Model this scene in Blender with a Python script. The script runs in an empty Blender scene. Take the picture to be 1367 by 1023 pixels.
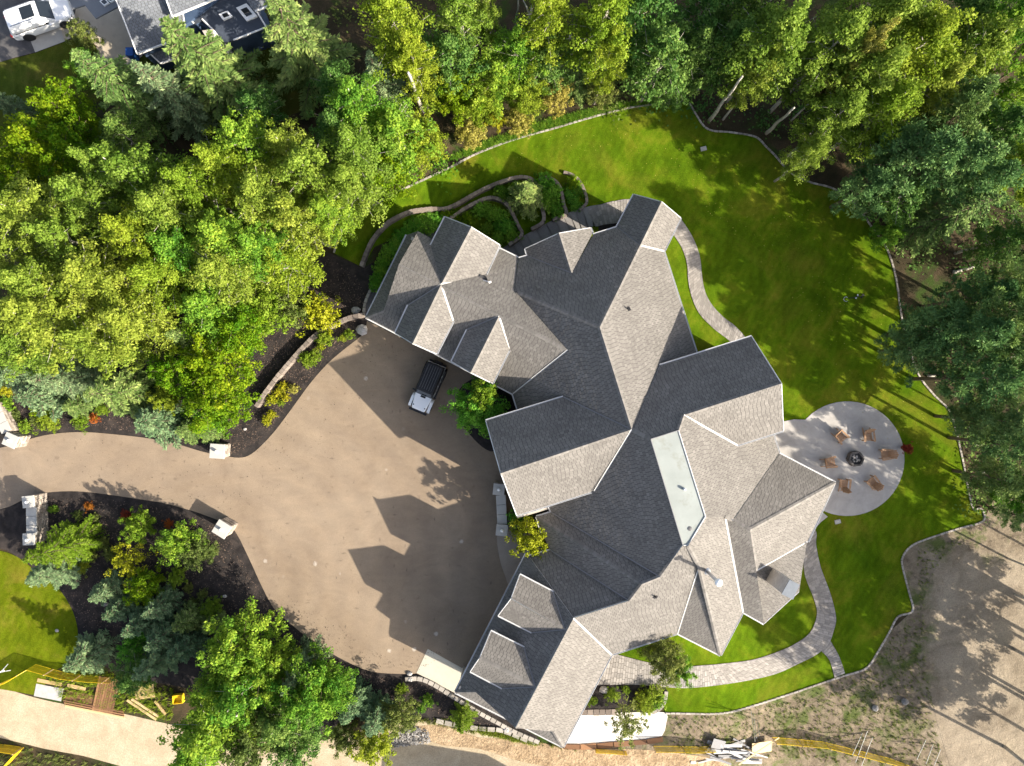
import bpy, bmesh, math, random
import numpy as np
from mathutils import Vector, Matrix
random.seed(7); RNG = np.random.default_rng(7)
C = bpy.context.scene.collection
R = math.radians

# ------------------------------------------------------------------ camera, light, exposure
H = 57.0; FPX = 912.0; CX, CY = 683.5, 511.5          # flying height, focal length in photo pixels, photo centre
scene = bpy.context.scene
cam = bpy.data.cameras.new('camera'); cam.sensor_width = 36.0; cam.lens = 36.0 * FPX / 1367.0
cam.clip_end = 2000; cam.clip_start = 0.5
camo = bpy.data.objects.new('camera', cam); camo.location = (0, 0, H); camo.rotation_euler = (0, 0, 0)
C.objects.link(camo); scene.camera = camo

SUN_EL = 28.5; SUN_AZ = math.atan2(0.877, -0.480)        # compass angle from +Y towards +X
world = bpy.data.worlds.new('World'); scene.world = world; world.use_nodes = True
wn = world.node_tree.nodes; wl = world.node_tree.links
bg = wn['Background']; sky = wn.new('ShaderNodeTexSky'); sky.sky_type = 'NISHITA'; sky.sun_disc = False
sky.sun_elevation = R(SUN_EL); sky.sun_rotation = SUN_AZ
sky.dust_density = 3.0; sky.air_density = 0.8
hsv = wn.new('ShaderNodeHueSaturation'); hsv.inputs['Saturation'].default_value = .75      # a hazy, whitish sky
wl.new(sky.outputs[0], hsv.inputs['Color']); wl.new(hsv.outputs[0], bg.inputs[0]); bg.inputs[1].default_value = 0.125
sun = bpy.data.lights.new('sun', 'SUN'); sun.energy = 5.0; sun.angle = R(0.5); sun.color = (1.0, 0.90, 0.75)
so = bpy.data.objects.new('sun', sun); C.objects.link(so)
ce, se = math.cos(R(SUN_EL)), math.sin(R(SUN_EL))
so.rotation_euler = Vector((-0.877 * ce, 0.480 * ce, -se)).to_track_quat('-Z', 'Y').to_euler()
vs = scene.view_settings; vs.view_transform = 'Standard'; vs.look = 'None'; vs.exposure = 1.38; vs.gamma = 1.0
vs.use_curve_mapping = False
scene.cycles.max_bounces = 6; scene.cycles.diffuse_bounces = 3; scene.cycles.transmission_bounces = 4
scene.cycles.transparent_max_bounces = 4

# ------------------------------------------------------------------ helpers
def P(px, py, z=0.0):
    return Vector(((px - CX) * (H - z) / FPX, -(py - CY) * (H - z) / FPX, z))
def sstep(t):
    t = max(0.0, min(1.0, t)); return t * t * (3 - 2 * t)
_HX = [(-400, 470), (300, 470), (420, 575), (520, 735), (690, 790), (850, 870), (950, 910), (2000, 910)]
def hgt(x, y):                                             # the rear garden lies about two metres below the driveway
    py = CY - y * 16
    for (a, xa), (b, xb) in zip(_HX, _HX[1:]):
        if a <= py <= b:
            x0 = xa + (xb - xa) * (py - a) / (b - a); break
    else: x0 = 470 if py < 0 else 910
    px = CX + x * 16
    return -2.1 * sstep((px - x0) / 175.0)
def G(px, py, off=0.0):                                    # point on the ground under a photo pixel
    z = 0.0
    for _ in range(6):
        p = P(px, py, z); z = hgt(p.x, p.y) + off
    return P(px, py, z)

def setp(o, label=None, cat=None, group=None, kind=None):
    if label: o['label'] = label
    if cat: o['category'] = cat
    if group: o['group'] = group
    if kind: o['kind'] = kind
    return o
def empty(name, loc, label, cat, group=None, rz=0.0):
    o = bpy.data.objects.new(name, None); C.objects.link(o); o.location = loc; o.rotation_euler = (0, 0, rz)
    o.empty_display_size = 0.3
    return setp(o, label, cat, group)
def copy_tree(o, parent=None):
    c = o.copy(); C.objects.link(c)
    if parent: c.parent = parent
    for ch in list(o.children): copy_tree(ch, c)
    return c

class MB:
    def __init__(s): s.v = []; s.f = []; s.mi = []; s.t = []
    def add(s, vs, fs, mi=0, tint=0.5):
        n = len(s.v); s.v += [tuple(p) for p in vs]
        for f in fs: s.f.append(tuple(n + i for i in f)); s.mi.append(mi); s.t.append(tint)
    def box(s, c, size, rz=0.0, mi=0, taper=1.0, tint=0.5, tilt=None):
        hx, hy, hz = size[0] / 2, size[1] / 2, size[2] / 2
        pts = [Vector((sx * hx * (taper if sz > 0 else 1), sy * hy * (taper if sz > 0 else 1), sz * hz))
               for sz in (-1, 1) for sx, sy in ((-1, -1), (1, -1), (1, 1), (-1, 1))]
        M = Matrix.Rotation(rz, 3, 'Z')
        if tilt is not None: M = M @ tilt
        c = Vector(c); s.add([M @ p + c for p in pts],
            [(3, 2, 1, 0), (4, 5, 6, 7), (0, 1, 5, 4), (1, 2, 6, 5), (2, 3, 7, 6), (3, 0, 4, 7)], mi, tint)
    def prism(s, poly, z0, z1, mi=0, top_mi=None, tint=0.5):
        n = len(poly); b = [Vector((p[0], p[1], z0)) for p in poly]; t = [Vector((p[0], p[1], z1)) for p in poly]
        s.add(t, [tuple(range(n))], mi if top_mi is None else top_mi, tint)
        s.add(b, [tuple(range(n - 1, -1, -1))], mi, tint)
        s.add(b + t, [(i, (i + 1) % n, n + (i + 1) % n, n + i) for i in range(n)], mi, tint)
    def tube(s, pts, rad, n=7, mi=0, cap=True, tint=0.5):
        pts = [Vector(p) for p in pts]
        if not hasattr(rad, '__len__'): rad = [rad] * len(pts)
        vs = []; fs = []
        for i, p in enumerate(pts):
            d = (pts[min(i + 1, len(pts) - 1)] - pts[max(i - 1, 0)]).normalized()
            a = d.cross(Vector((0, 0, 1)) if abs(d.z) < .9 else Vector((1, 0, 0))).normalized(); b = d.cross(a)
            vs += [p + (a * math.cos(2 * math.pi * k / n) + b * math.sin(2 * math.pi * k / n)) * rad[i] for k in range(n)]
        for i in range(len(pts) - 1):
            fs += [(i * n + k, i * n + (k + 1) % n, (i + 1) * n + (k + 1) % n, (i + 1) * n + k) for k in range(n)]
        if cap: fs += [tuple(range(n - 1, -1, -1)), tuple(range((len(pts) - 1) * n, len(pts) * n))]
        s.add(vs, fs, mi, tint)
    def lathe(s, c, prof, n=16, mi=0, rz=0.0, sq=1.0):
        c = Vector(c); vs = []; fs = []
        for r, z in prof: vs += [c + Vector((r * math.cos(rz + 2 * math.pi * k / n), sq * r * math.sin(rz + 2 * math.pi * k / n), z)) for k in range(n)]
        m = len(prof)
        for i in range(m - 1): fs += [(i * n + k, i * n + (k + 1) % n, (i + 1) * n + (k + 1) % n, (i + 1) * n + k) for k in range(n)]
        fs += [tuple(range(n - 1, -1, -1)), tuple(range((m - 1) * n, m * n))]
        s.add(vs, fs, mi)
    def mesh(s, name, mats, smooth=False):
        me = bpy.data.meshes.new(name); me.from_pydata(s.v, [], s.f)
        for m in (mats if isinstance(mats, (list, tuple)) else [mats]): me.materials.append(m)
        me.polygons.foreach_set('material_index', s.mi)
        at = me.attributes.new('tint', 'FLOAT', 'FACE'); at.data.foreach_set('value', s.t)
        if smooth: me.polygons.foreach_set('use_smooth', [True] * len(s.f))
        me.update(); return me
    def build(s, name, mats, parent=None, smooth=False, kind=None, bevel=0.0, loc=None):
        if parent is not None and loc is None:
            pl = parent.matrix_basis.inverted() if parent.parent is None else (parent.parent.matrix_basis @ parent.matrix_basis).inverted()
            s.v = [tuple(pl @ Vector(p)) for p in s.v] if getattr(s, 'world', False) else s.v
        me = s.mesh(name, mats, smooth)
        if bevel:
            bm = bmesh.new(); bm.from_mesh(me); bmesh.ops.remove_doubles(bm, verts=bm.verts, dist=1e-5)
            bmesh.ops.bevel(bm, geom=[e for e in bm.edges if e.is_manifold and e.calc_face_angle(0) > .5], offset=bevel, segments=2, affect='EDGES', profile=.6)
            bm.to_mesh(me); bm.free()
        o = bpy.data.objects.new(name, me); C.objects.link(o)
        if parent is not None: o.parent = parent
        if loc is not None: o.location = loc
        if kind: o['kind'] = kind
        return o
def WMB():                                                 # a builder fed with world points
    m = MB(); m.world = True; return m

# ------------------------------------------------------------------ materials
def nt(name):
    m = bpy.data.materials.new(name); m.use_nodes = True
    n = m.node_tree.nodes; l = m.node_tree.links
    return m, n, l, n['Principled BSDF']
def ramp(n, stops):
    r = n.new('ShaderNodeValToRGB'); el = r.color_ramp.elements
    el[0].position = stops[0][0]; el[0].color = (*stops[0][1], 1); el[1].position = stops[-1][0]; el[1].color = (*stops[-1][1], 1)
    for p, c in stops[1:-1]: e = el.new(p); e.color = (*c, 1)
    return r
def noise(n, l, scale, detail=4, rough=.55, vec=None, dim='3D', dist=0.0):
    t = n.new('ShaderNodeTexNoise'); t.inputs['Scale'].default_value = scale; t.inputs['Detail'].default_value = detail
    t.inputs['Roughness'].default_value = rough; t.inputs['Distortion'].default_value = dist
    if vec is not None: l.new(vec, t.inputs['Vector'])
    return t.outputs[0]
def mixc(n, l, fac, a, b, mode='MIX'):
    m = n.new('ShaderNodeMix'); m.data_type = 'RGBA'; m.blend_type = mode
    for s, v in ((m.inputs[0], fac), (m.inputs[6], a), (m.inputs[7], b)):
        if hasattr(v, 'links') or isinstance(v, bpy.types.NodeSocket): l.new(v, s)
        elif isinstance(v, (int, float)): s.default_value = v
        else: s.default_value = (*v, 1)
    return m.outputs[2]
def maprange(n, l, v, a, b, c=0.0, d=1.0):
    m = n.new('ShaderNodeMapRange'); l.new(v, m.inputs[0])
    for i, q in enumerate((a, b, c, d)): m.inputs[i + 1].default_value = q
    return m.outputs[0]
def math2(n, l, op, a, b):
    m = n.new('ShaderNodeMath'); m.operation = op
    for s, v in ((m.inputs[0], a), (m.inputs[1], b)):
        if isinstance(v, (int, float)): s.default_value = v
        else: l.new(v, s)
    return m.outputs[0]
def bump(n, l, b, h, strength=.4, dist=.03):
    k = n.new('ShaderNodeBump'); k.inputs['Strength'].default_value = strength; k.inputs['Distance'].default_value = dist
    l.new(h, k.inputs['Height']); l.new(k.outputs[0], b.inputs['Normal'])
def pos(n): return n.new('ShaderNodeNewGeometry').outputs['Position']
def attr(n, nm='tint'):
    a = n.new('ShaderNodeAttribute'); a.attribute_name = nm; return a.outputs['Fac']
def plain(name, col, rough=.6, metal=0.0, var=.25, scale=3.0, spec=.3, coat=0.0):
    m, n, l, b = nt(name)
    t = n.new('ShaderNodeTexCoord').outputs['Object']
    f = noise(n, l, scale, 5, .6, t)
    c = mixc(n, l, maprange(n, l, f, .3, .7), [x * (1 - var) for x in col], [min(1, x * (1 + var)) for x in col])
    l.new(c, b.inputs['Base Color']); b.inputs['Roughness'].default_value = rough; b.inputs['Metallic'].default_value = metal
    b.inputs['Specular IOR Level'].default_value = spec; b.inputs['Coat Weight'].default_value = coat
    return m
def tinted(name, lo, hi, rough=.8, grain=30.0, gv=.25, bumpd=.004, patch=.0):
    m, n, l, b = nt(name); p = pos(n)
    c = mixc(n, l, attr(n), lo, hi)
    g = noise(n, l, grain, 3, .6, p)
    c = mixc(n, l, 1.0, c, mixc(n, l, maprange(n, l, g, .25, .75), (1 - gv,) * 3, (1 + gv,) * 3), 'MULTIPLY')
    if patch:
        q = noise(n, l, .5, 4, .6, p)
        c = mixc(n, l, 1.0, c, mixc(n, l, maprange(n, l, q, .3, .7), (1 - patch,) * 3, (1 + patch,) * 3), 'MULTIPLY')
    l.new(c, b.inputs['Base Color']); b.inputs['Roughness'].default_value = rough; b.inputs['Specular IOR Level'].default_value = .2
    bump(n, l, b, g, .5, bumpd); return m
def leafmat(name, dark, mid, light, trans=.35, hv=.12):
    m, n, l, b = nt(name)
    r = ramp(n, [(0.0, dark), (.5, mid), (1.0, light)]); l.new(attr(n), r.inputs[0])
    oi = n.new('ShaderNodeObjectInfo')
    hs = n.new('ShaderNodeHueSaturation'); l.new(r.outputs[0], hs.inputs['Color'])
    l.new(maprange(n, l, oi.outputs['Random'], 0, 1, .5 - hv * .16, .5 + hv * .16), hs.inputs['Hue'])
    l.new(maprange(n, l, oi.outputs['Random'], 0, 1, 1 + hv, 1 - hv), hs.inputs['Value'])
    l.new(hs.outputs[0], b.inputs['Base Color']); b.inputs['Roughness'].default_value = .6
    b.inputs['Specular IOR Level'].default_value = .12
    t = n.new('ShaderNodeBsdfTranslucent'); l.new(hs.outputs[0], t.inputs[0])
    ms = n.new('ShaderNodeMixShader'); ms.inputs[0].default_value = trans
    l.new(b.outputs[0], ms.inputs[1]); l.new(t.outputs[0], ms.inputs[2]); l.new(ms.outputs[0], n['Material Output'].inputs[0])
    return m

def m_ground(name, cols, sc=.6, fine=18, bd=.03, bs=.6, grass=None, gpos=(.5, .65), rough=.95, streak=None):
    m, n, l, b = nt(name); p = pos(n)
    f = noise(n, l, sc, 8, .65, p, dist=.4)
    r = ramp(n, [(.28 + .44 * i / (len(cols) - 1), c) for i, c in enumerate(cols)]); l.new(f, r.inputs[0]); c = r.outputs[0]
    g = noise(n, l, fine, 5, .7, p)
    if grass:
        q = noise(n, l, sc * .7, 6, .7, p, dist=.3)
        vm = n.new('ShaderNodeVectorMath'); vm.operation = 'ADD'; l.new(p, vm.inputs[0]); vm.inputs[1].default_value = (31, 17, 0)
        q = noise(n, l, sc * .7, 7, .7, vm.outputs[0], dist=.3)
        c = mixc(n, l, maprange(n, l, q, gpos[0], gpos[1]), c, grass)
    c = mixc(n, l, 1.0, c, mixc(n, l, maprange(n, l, g, .3, .7), (.72,) * 3, (1.25,) * 3), 'MULTIPLY')
    l.new(c, b.inputs['Base Color']); b.inputs['Roughness'].default_value = rough; b.inputs['Specular IOR Level'].default_value = .1
    bump(n, l, b, g, bs, bd); return m

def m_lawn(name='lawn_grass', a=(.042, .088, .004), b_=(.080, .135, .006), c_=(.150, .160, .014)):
    m, n, l, b = nt(name); p = pos(n)
    f = noise(n, l, .35, 6, .65, p, dist=.6); r = ramp(n, [(.3, a), (.52, b_), (.72, c_)]); l.new(f, r.inputs[0])
    vm = n.new('ShaderNodeVectorMath'); vm.operation = 'MULTIPLY'; l.new(p, vm.inputs[0]); vm.inputs[1].default_value = (1.0, .35, 1)
    s = noise(n, l, 1.2, 3, .5, vm.outputs[0])
    c = mixc(n, l, 1.0, r.outputs[0], mixc(n, l, maprange(n, l, s, .3, .7), (.8,) * 3, (1.2,) * 3), 'MULTIPLY')
    d = noise(n, l, .16, 5, .6, p, dist=1.2); c = mixc(n, l, maprange(n, l, d, .52, .74, 0, .5), c, (.165, .145, .020))
    q = noise(n, l, .55, 6, .7, p, dist=.8); c = mixc(n, l, maprange(n, l, q, .52, .70, 0, .5), c, (.035, .070, .004))
    w = n.new('ShaderNodeTexWave'); w.inputs['Scale'].default_value = .55; w.inputs['Distortion'].default_value = 2.0; w.inputs['Detail'].default_value = 3; w.inputs['Detail Scale'].default_value = 1.5
    mp = n.new('ShaderNodeMapping'); mp.inputs['Rotation'].default_value = (0, 0, R(32)); l.new(p, mp.inputs[0]); l.new(mp.outputs[0], w.inputs['Vector'])
    c = mixc(n, l, 1.0, c, mixc(n, l, w.outputs[1], (.95,) * 3, (1.05,) * 3), 'MULTIPLY')
    g = noise(n, l, 14, 4, .75, p); g2 = noise(n, l, 45, 2, .7, p)
    c = mixc(n, l, 1.0, c, mixc(n, l, maprange(n, l, g, .3, .7), (.7,) * 3, (1.3,) * 3), 'MULTIPLY')
    l.new(c, b.inputs['Base Color']); b.inputs['Roughness'].default_value = 1.0; b.inputs['Specular IOR Level'].default_value = .0
    bump(n, l, b, math2(n, l, 'ADD', g, g2), .8, .05); return m

def m_drive():
    m, n, l, b = nt('driveway_asphalt'); p = pos(n)
    f = noise(n, l, .22, 7, .62, p, dist=.8); r = ramp(n, [(.25, (.180, .138, .100)), (.5, (.222, .174, .128)), (.78, (.268, .214, .158))]); l.new(f, r.inputs[0]); c = r.outputs[0]
    vm = n.new('ShaderNodeVectorMath'); vm.operation = 'MULTIPLY'; l.new(p, vm.inputs[0]); vm.inputs[1].default_value = (.5, 1.2, 1)
    s = noise(n, l, .8, 6, .65, vm.outputs[0], dist=1.6)
    c = mixc(n, l, 1.0, c, mixc(n, l, maprange(n, l, s, .35, .7), (.93,) * 3, (1.06, 1.05, 1.03)), 'MULTIPLY')
    g = noise(n, l, 22, 4, .8, p)
    c = mixc(n, l, 1.0, c, mixc(n, l, maprange(n, l, g, .3, .7), (.74,) * 3, (1.24,) * 3), 'MULTIPLY')
    d = noise(n, l, 1.7, 3, .5, p); d2 = maprange(n, l, d, .66, .74)                     # darker worn patches
    c = mixc(n, l, math2(n, l, 'MULTIPLY', d2, .35), c, (.10, .075, .055))
    def specks(sc, lo, hi, amt, col, st=(1, 1, 1), rot=0.0):
        nonlocal c
        v = n.new('ShaderNodeTexVoronoi'); v.inputs['Scale'].default_value = sc; wv = n.new('ShaderNodeMapping'); wv.inputs['Scale'].default_value = st; wv.inputs['Rotation'].default_value = (0, 0, rot)
        nz = n.new('ShaderNodeTexNoise'); nz.inputs['Scale'].default_value = 5; l.new(p, nz.inputs['Vector']); ad = n.new('ShaderNodeVectorMath'); ad.operation = 'MULTIPLY_ADD'; l.new(nz.outputs[1], ad.inputs[0]); ad.inputs[1].default_value = (.22, .22, 0); l.new(p, ad.inputs[2])
        l.new(ad.outputs[0], wv.inputs['Vector']); l.new(wv.outputs[0], v.inputs['Vector'])
        w = maprange(n, l, v.outputs['Distance'], lo, hi, 1, 0); sep = n.new('ShaderNodeSeparateColor'); l.new(v.outputs['Color'], sep.inputs[0])
        c = mixc(n, l, math2(n, l, 'MULTIPLY', w, maprange(n, l, sep.outputs[0], .45, .9, 0, amt)), c, col)
    specks(.5, .05, .11, .75, (.43, .39, .34)); specks(2.2, .06, .16, .6, (.075, .06, .05), (1, .35, 1), .5); specks(1.6, .05, .14, .5, (.09, .07, .055), (.3, 1, 1), .2)
    tr = n.new('ShaderNodeTexWave'); tr.wave_type = 'RINGS'; tr.rings_direction = 'Z'; tr.inputs['Scale'].default_value = .16; tr.inputs['Distortion'].default_value = 3.0; tr.inputs['Detail'].default_value = 4; tr.inputs['Detail Scale'].default_value = .6
    mt = n.new('ShaderNodeMapping'); mt.inputs['Location'].default_value = (24, 17, 0); l.new(p, mt.inputs[0]); l.new(mt.outputs[0], tr.inputs['Vector'])
    c = mixc(n, l, 1.0, c, mixc(n, l, tr.outputs[1], (.965, .965, .97), (1.03, 1.025, 1.015)), 'MULTIPLY')   # worn wheel arcs
    l.new(c, b.inputs['Base Color']); b.inputs['Roughness'].default_value = .92; b.inputs['Specular IOR Level'].default_value = .15
    bump(n, l, b, g, .5, .01); return m

def m_concrete(name, col, var=.14, stain=(.2, .2, .2), jx=None):
    m, n, l, b = nt(name); p = pos(n)
    f = noise(n, l, .8, 7, .65, p, dist=.5)
    c = mixc(n, l, maprange(n, l, f, .3, .7), [x * (1 - var) for x in col], [x * (1 + var) for x in col])
    q = noise(n, l, 2.3, 4, .6, p); c = mixc(n, l, maprange(n, l, q, .58, .72, 0, .25), c, stain)
    g = noise(n, l, 40, 2, .6, p); c = mixc(n, l, 1.0, c, mixc(n, l, g, (.9,) * 3, (1.1,) * 3), 'MULTIPLY')
    l.new(c, b.inputs['Base Color']); b.inputs['Roughness'].default_value = .85; bump(n, l, b, g, .3, .004); return m

M = {}
M['shingle'] = tinted('roof_shingle', (.110, .103, .095), (.195, .184, .170), .9, 55, .22, .003, .10)
M['felt'] = plain('roof_underlay', (.055, .052, .050), .9)
M['fascia'] = plain('white_fascia', (.70, .70, .69), .5, var=.05)
M['gutter'] = plain('white_gutter', (.48, .485, .49), .35, var=.04, spec=.5)
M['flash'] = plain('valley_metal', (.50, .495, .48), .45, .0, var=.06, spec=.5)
M['flash_shaded'] = plain('shaded_valley_metal', (.17, .17, .175), .6, var=.08)  # darker copy for valleys and edges out of the sun, shade put into the colour
M['stucco'] = plain('stucco_wall', (.42, .38, .33), .9, var=.08, scale=6)
M['stone'] = tinted('field_stone', (.16, .135, .115), (.40, .35, .30), .9, 12, .3, .02)
M['flat'] = None
M['metal'] = plain('galvanised_metal', (.55, .57, .60), .35, .7, var=.1, spec=.5)
M['capmetal'] = plain('blue_grey_metal', (.13, .15, .175), .5, var=.1)
M['dishgrey'] = plain('dark_dish', (.045, .045, .047), .6)
M['dkmetal'] = plain('dark_grey_metal', (.10, .10, .105), .5, var=.1)
M['white'] = plain('white_plastic', (.80, .80, .79), .4, var=.03, spec=.5)
M['black'] = plain('black_plastic', (.018, .018, .02), .5, var=.2)
M['rubber'] = plain('tyre_rubber', (.02, .02, .021), .85, var=.2)
M['glass'] = plain('dark_glass', (.012, .016, .02), .06, var=.1, spec=.8)
M['carwhite'] = plain('white_car_paint', (.78, .79, .80), .25, var=.02, spec=.5, coat=.6)
M['chrome'] = plain('alloy_metal', (.5, .5, .52), .25, .9, var=.05)
M['red'] = plain('red_lens', (.45, .02, .02), .2, spec=.6)
M['blockstone'] = tinted('retaining_block', (.135, .112, .097), (.25, .21, .18), .92, 14, .25, .012)
M['kerb'] = tinted('kerb_block', (.22, .20, .175), (.38, .35, .31), .9, 16, .2, .008)
M['paver'] = tinted('path_paver', (.205, .192, .178), (.325, .303, .280), .9, 20, .18, .004, .06)
M['joint'] = plain('paver_joint_sand', (.20, .175, .15), .95)
M['paver_grey'] = tinted('grey_step_slab', (.16, .155, .15), (.25, .24, .23), .9, 14, .2, .006)
M['patio'] = m_concrete('patio_concrete', (.34, .325, .31), .17, (.24, .22, .20))
M['pad'] = m_concrete('garage_pad_concrete', (.42, .395, .325), .06, (.30, .27, .20))
M['slab'] = m_concrete('pale_slab_concrete', (.56, .53, .485), .05, (.42, .38, .33))
M['cap'] = m_concrete('pillar_cap_concrete', (.37, .36, .335), .07, (.35, .33, .28))
M['walk'] = m_concrete('walk_concrete', (.30, .25, .20), .15)
M['drive'] = m_drive()
M['lawn'] = m_lawn()
M['lawn2'] = m_lawn('side_lawn_grass', (.055, .085, .004), (.10, .13, .006), (.17, .15, .02))
M['mulch'] = m_ground('bark_mulch', [(.017, .015, .015), (.032, .028, .027), (.062, .050, .044)], 1.1, 26, .05, .9)
M['forest'] = m_ground('forest_floor', [(.020, .022, .010), (.045, .036, .020), (.085, .060, .036)], .5, 12, .08, .9, grass=(.035, .060, .012), gpos=(.52, .62))
def m_yard():
    m, n, l, b = nt('yard_ground'); p = pos(n); big = noise(n, l, .33, 7, .65, p, dist=.5); mid = noise(n, l, 1.4, 6, .65, p); g = noise(n, l, 11, 5, .7, p)
    r1 = ramp(n, [(.3, (.105, .082, .058)), (.5, (.175, .142, .102)), (.7, (.245, .20, .14))]); l.new(mid, r1.inputs[0])
    r2 = ramp(n, [(.3, (.160, .130, .096)), (.5, (.245, .204, .153)), (.72, (.325, .275, .208))]); l.new(big, r2.inputs[0])
    vm = n.new('ShaderNodeVectorMath'); vm.operation = 'ADD'; l.new(p, vm.inputs[0]); vm.inputs[1].default_value = (31, 17, 0); q = noise(n, l, .45, 7, .7, vm.outputs[0], dist=.4)
    rough_ = mixc(n, l, maprange(n, l, q, .50, .62, 0, .85), r1.outputs[0], (.065, .095, .02))
    sp = n.new('ShaderNodeSeparateXYZ'); l.new(p, sp.inputs[0]); dx = math2(n, l, 'SUBTRACT', sp.outputs[0], 36.2); dy = math2(n, l, 'SUBTRACT', -15.0, sp.outputs[1])
    d = math2(n, l, 'ADD', math2(n, l, 'MINIMUM', dx, dy), math2(n, l, 'MULTIPLY', math2(n, l, 'SUBTRACT', noise(n, l, .5, 6, .7, p), .5), 7.0))
    c = mixc(n, l, maprange(n, l, d, -.9, 1.1), rough_, r2.outputs[0])
    tr = n.new('ShaderNodeTexWave'); tr.inputs['Scale'].default_value = .32; tr.inputs['Distortion'].default_value = 6; tr.inputs['Detail'].default_value = 4; mp = n.new('ShaderNodeMapping'); mp.inputs['Rotation'].default_value = (0, 0, R(70)); l.new(p, mp.inputs[0]); l.new(mp.outputs[0], tr.inputs['Vector'])
    c = mixc(n, l, 1.0, c, mixc(n, l, tr.outputs[1], (.965,) * 3, (1.035,) * 3), 'MULTIPLY'); c = mixc(n, l, 1.0, c, mixc(n, l, maprange(n, l, g, .3, .7), (.72,) * 3, (1.26,) * 3), 'MULTIPLY')
    l.new(c, b.inputs['Base Color']); b.inputs['Roughness'].default_value = .95; b.inputs['Specular IOR Level'].default_value = .08; bump(n, l, b, math2(n, l, 'ADD', g, math2(n, l, 'MULTIPLY', mid, 2.0)), .9, .06); return m
M['rough'] = m_yard(); M['dirt'] = M['rough']
M['sand'] = m_ground('sandy_road', [(.30, .24, .16), (.37, .305, .21), (.43, .365, .265)], .5, 10, .03, .6)
M['churn'] = m_ground('churned_soil', [(.17, .115, .068), (.34, .25, .155), (.47, .36, .24)], .9, 5, .15, 1.0)
M['asphalt'] = m_ground('street_asphalt', [(.055, .055, .06), (.085, .083, .085), (.12, .115, .11)], .7, 22, .01, .4)
M['bark'] = plain('pale_bark', (.36, .335, .285), .85, var=.45, scale=5)
M['barkdark'] = plain('brown_bark', (.115, .085, .06), .9, var=.4, scale=6)
M['chip'] = tinted('bark_chip', (.018, .015, .014), (.16, .115, .09), .9, 30, .3)
M['wood'] = plain('cedar_wood', (.33, .20, .115), .7, var=.2, scale=8)
M['lumber'] = tinted('new_lumber', (.40, .27, .13), (.62, .47, .27), .8, 25, .2)
M['brownboard'] = tinted('brown_boards', (.12, .062, .034), (.27, .145, .075), .8, 25, .2)
M['scrap'] = tinted('weathered_board', (.15, .15, .155), (.35, .35, .355), .75, 20, .12)
M['plywood'] = plain('grey_panel', (.36, .35, .34), .8, var=.15)
M['net'] = plain('yellow_net', (.72, .50, .015), .6, var=.1)
M['steel'] = plain('steel_pole', (.52, .53, .52), .4, .5)
M['rock'] = tinted('grey_rock', (.12, .115, .11), (.36, .345, .33), .9, 10, .3, .02)
M['pit'] = tinted('fire_pit_block', (.05, .047, .045), (.13, .12, .115), .9, 16, .25, .01)
M['rust'] = leafmat('rust_red_leaves', (.10, .018, .008), (.21, .045, .018), (.32, .10, .03), .25)
M['orange'] = leafmat('orange_petals', (.25, .05, .01), (.34, .09, .015), (.42, .16, .03), .2)
M['blue'] = plain('blue_plastic', (.02, .09, .32), .5)
L = {}
L['aspen'] = leafmat('aspen_leaves', (0.1137, 0.1840, 0.0203), (0.2007, 0.2886, 0.0338), (0.3144, 0.3978, 0.0635), 0.45)
L['green'] = leafmat('green_leaves', (0.0707, 0.1798, 0.0163), (0.1502, 0.2934, 0.0272), (0.3181, 0.4543, 0.0476), 0.45)
L['bright'] = leafmat('bright_green_leaves', (0.0729, 0.1678, 0.0044), (0.1402, 0.2552, 0.0073), (0.2804, 0.3693, 0.0146), 0.48)
L['darkleaf'] = leafmat('dark_poplar_leaves', (0.0473, 0.1215, 0.0212), (0.1040, 0.2024, 0.0393), (0.2079, 0.3137, 0.0680), 0.40)
L['yellow'] = leafmat('yellow_leaves', (.17, .20, .008), (.31, .33, .013), (.47, .46, .035), .35)
L['gold'] = leafmat('golden_leaves', (.20, .195, .03), (.32, .305, .055), (.45, .41, .11), .3)
L['lime'] = leafmat('lime_leaves', (0.1178, 0.1947, 0.0123), (0.2074, 0.2954, 0.0211), (0.3252, 0.4029, 0.0439), 0.45)
L['spruce'] = leafmat('green_spruce_needles', (0.0566, 0.1180, 0.0255), (0.1554, 0.2456, 0.0638), (0.3250, 0.4096, 0.1160), 0.20)
L['blue'] = leafmat('blue_spruce_needles', (0.0620, 0.1242, 0.0537), (0.1379, 0.2192, 0.1031), (0.2759, 0.3800, 0.1704), 0.18)
L['pine'] = leafmat('pine_needles', (0.0618, 0.1352, 0.0392), (0.1351, 0.2455, 0.0741), (0.2701, 0.3888, 0.1090), 0.22)
L['olive'] = leafmat('olive_leaves', (0.0755, 0.1095, 0.0248), (0.1384, 0.1825, 0.0398), (0.2391, 0.2773, 0.0746), 0.40)
L['deep'] = leafmat('deep_green_leaves', (0.0750, 0.2263, 0.0201), (0.1500, 0.3592, 0.0335), (0.2999, 0.5320, 0.0585), 0.42)
def m_flat():
    m, n, l, b = nt('membrane_roof'); p = pos(n)
    f = noise(n, l, .5, 6, .6, p); c = mixc(n, l, maprange(n, l, f, .3, .7), (.215, .238, .225), (.27, .295, .28))
    q = noise(n, l, .9, 6, .7, p); c = mixc(n, l, maprange(n, l, q, .56, .70, 0, .6), c, (.16, .16, .125))
    l.new(c, b.inputs['Base Color']); b.inputs['Roughness'].default_value = .7; return m
M['flat'] = m_flat()

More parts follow.
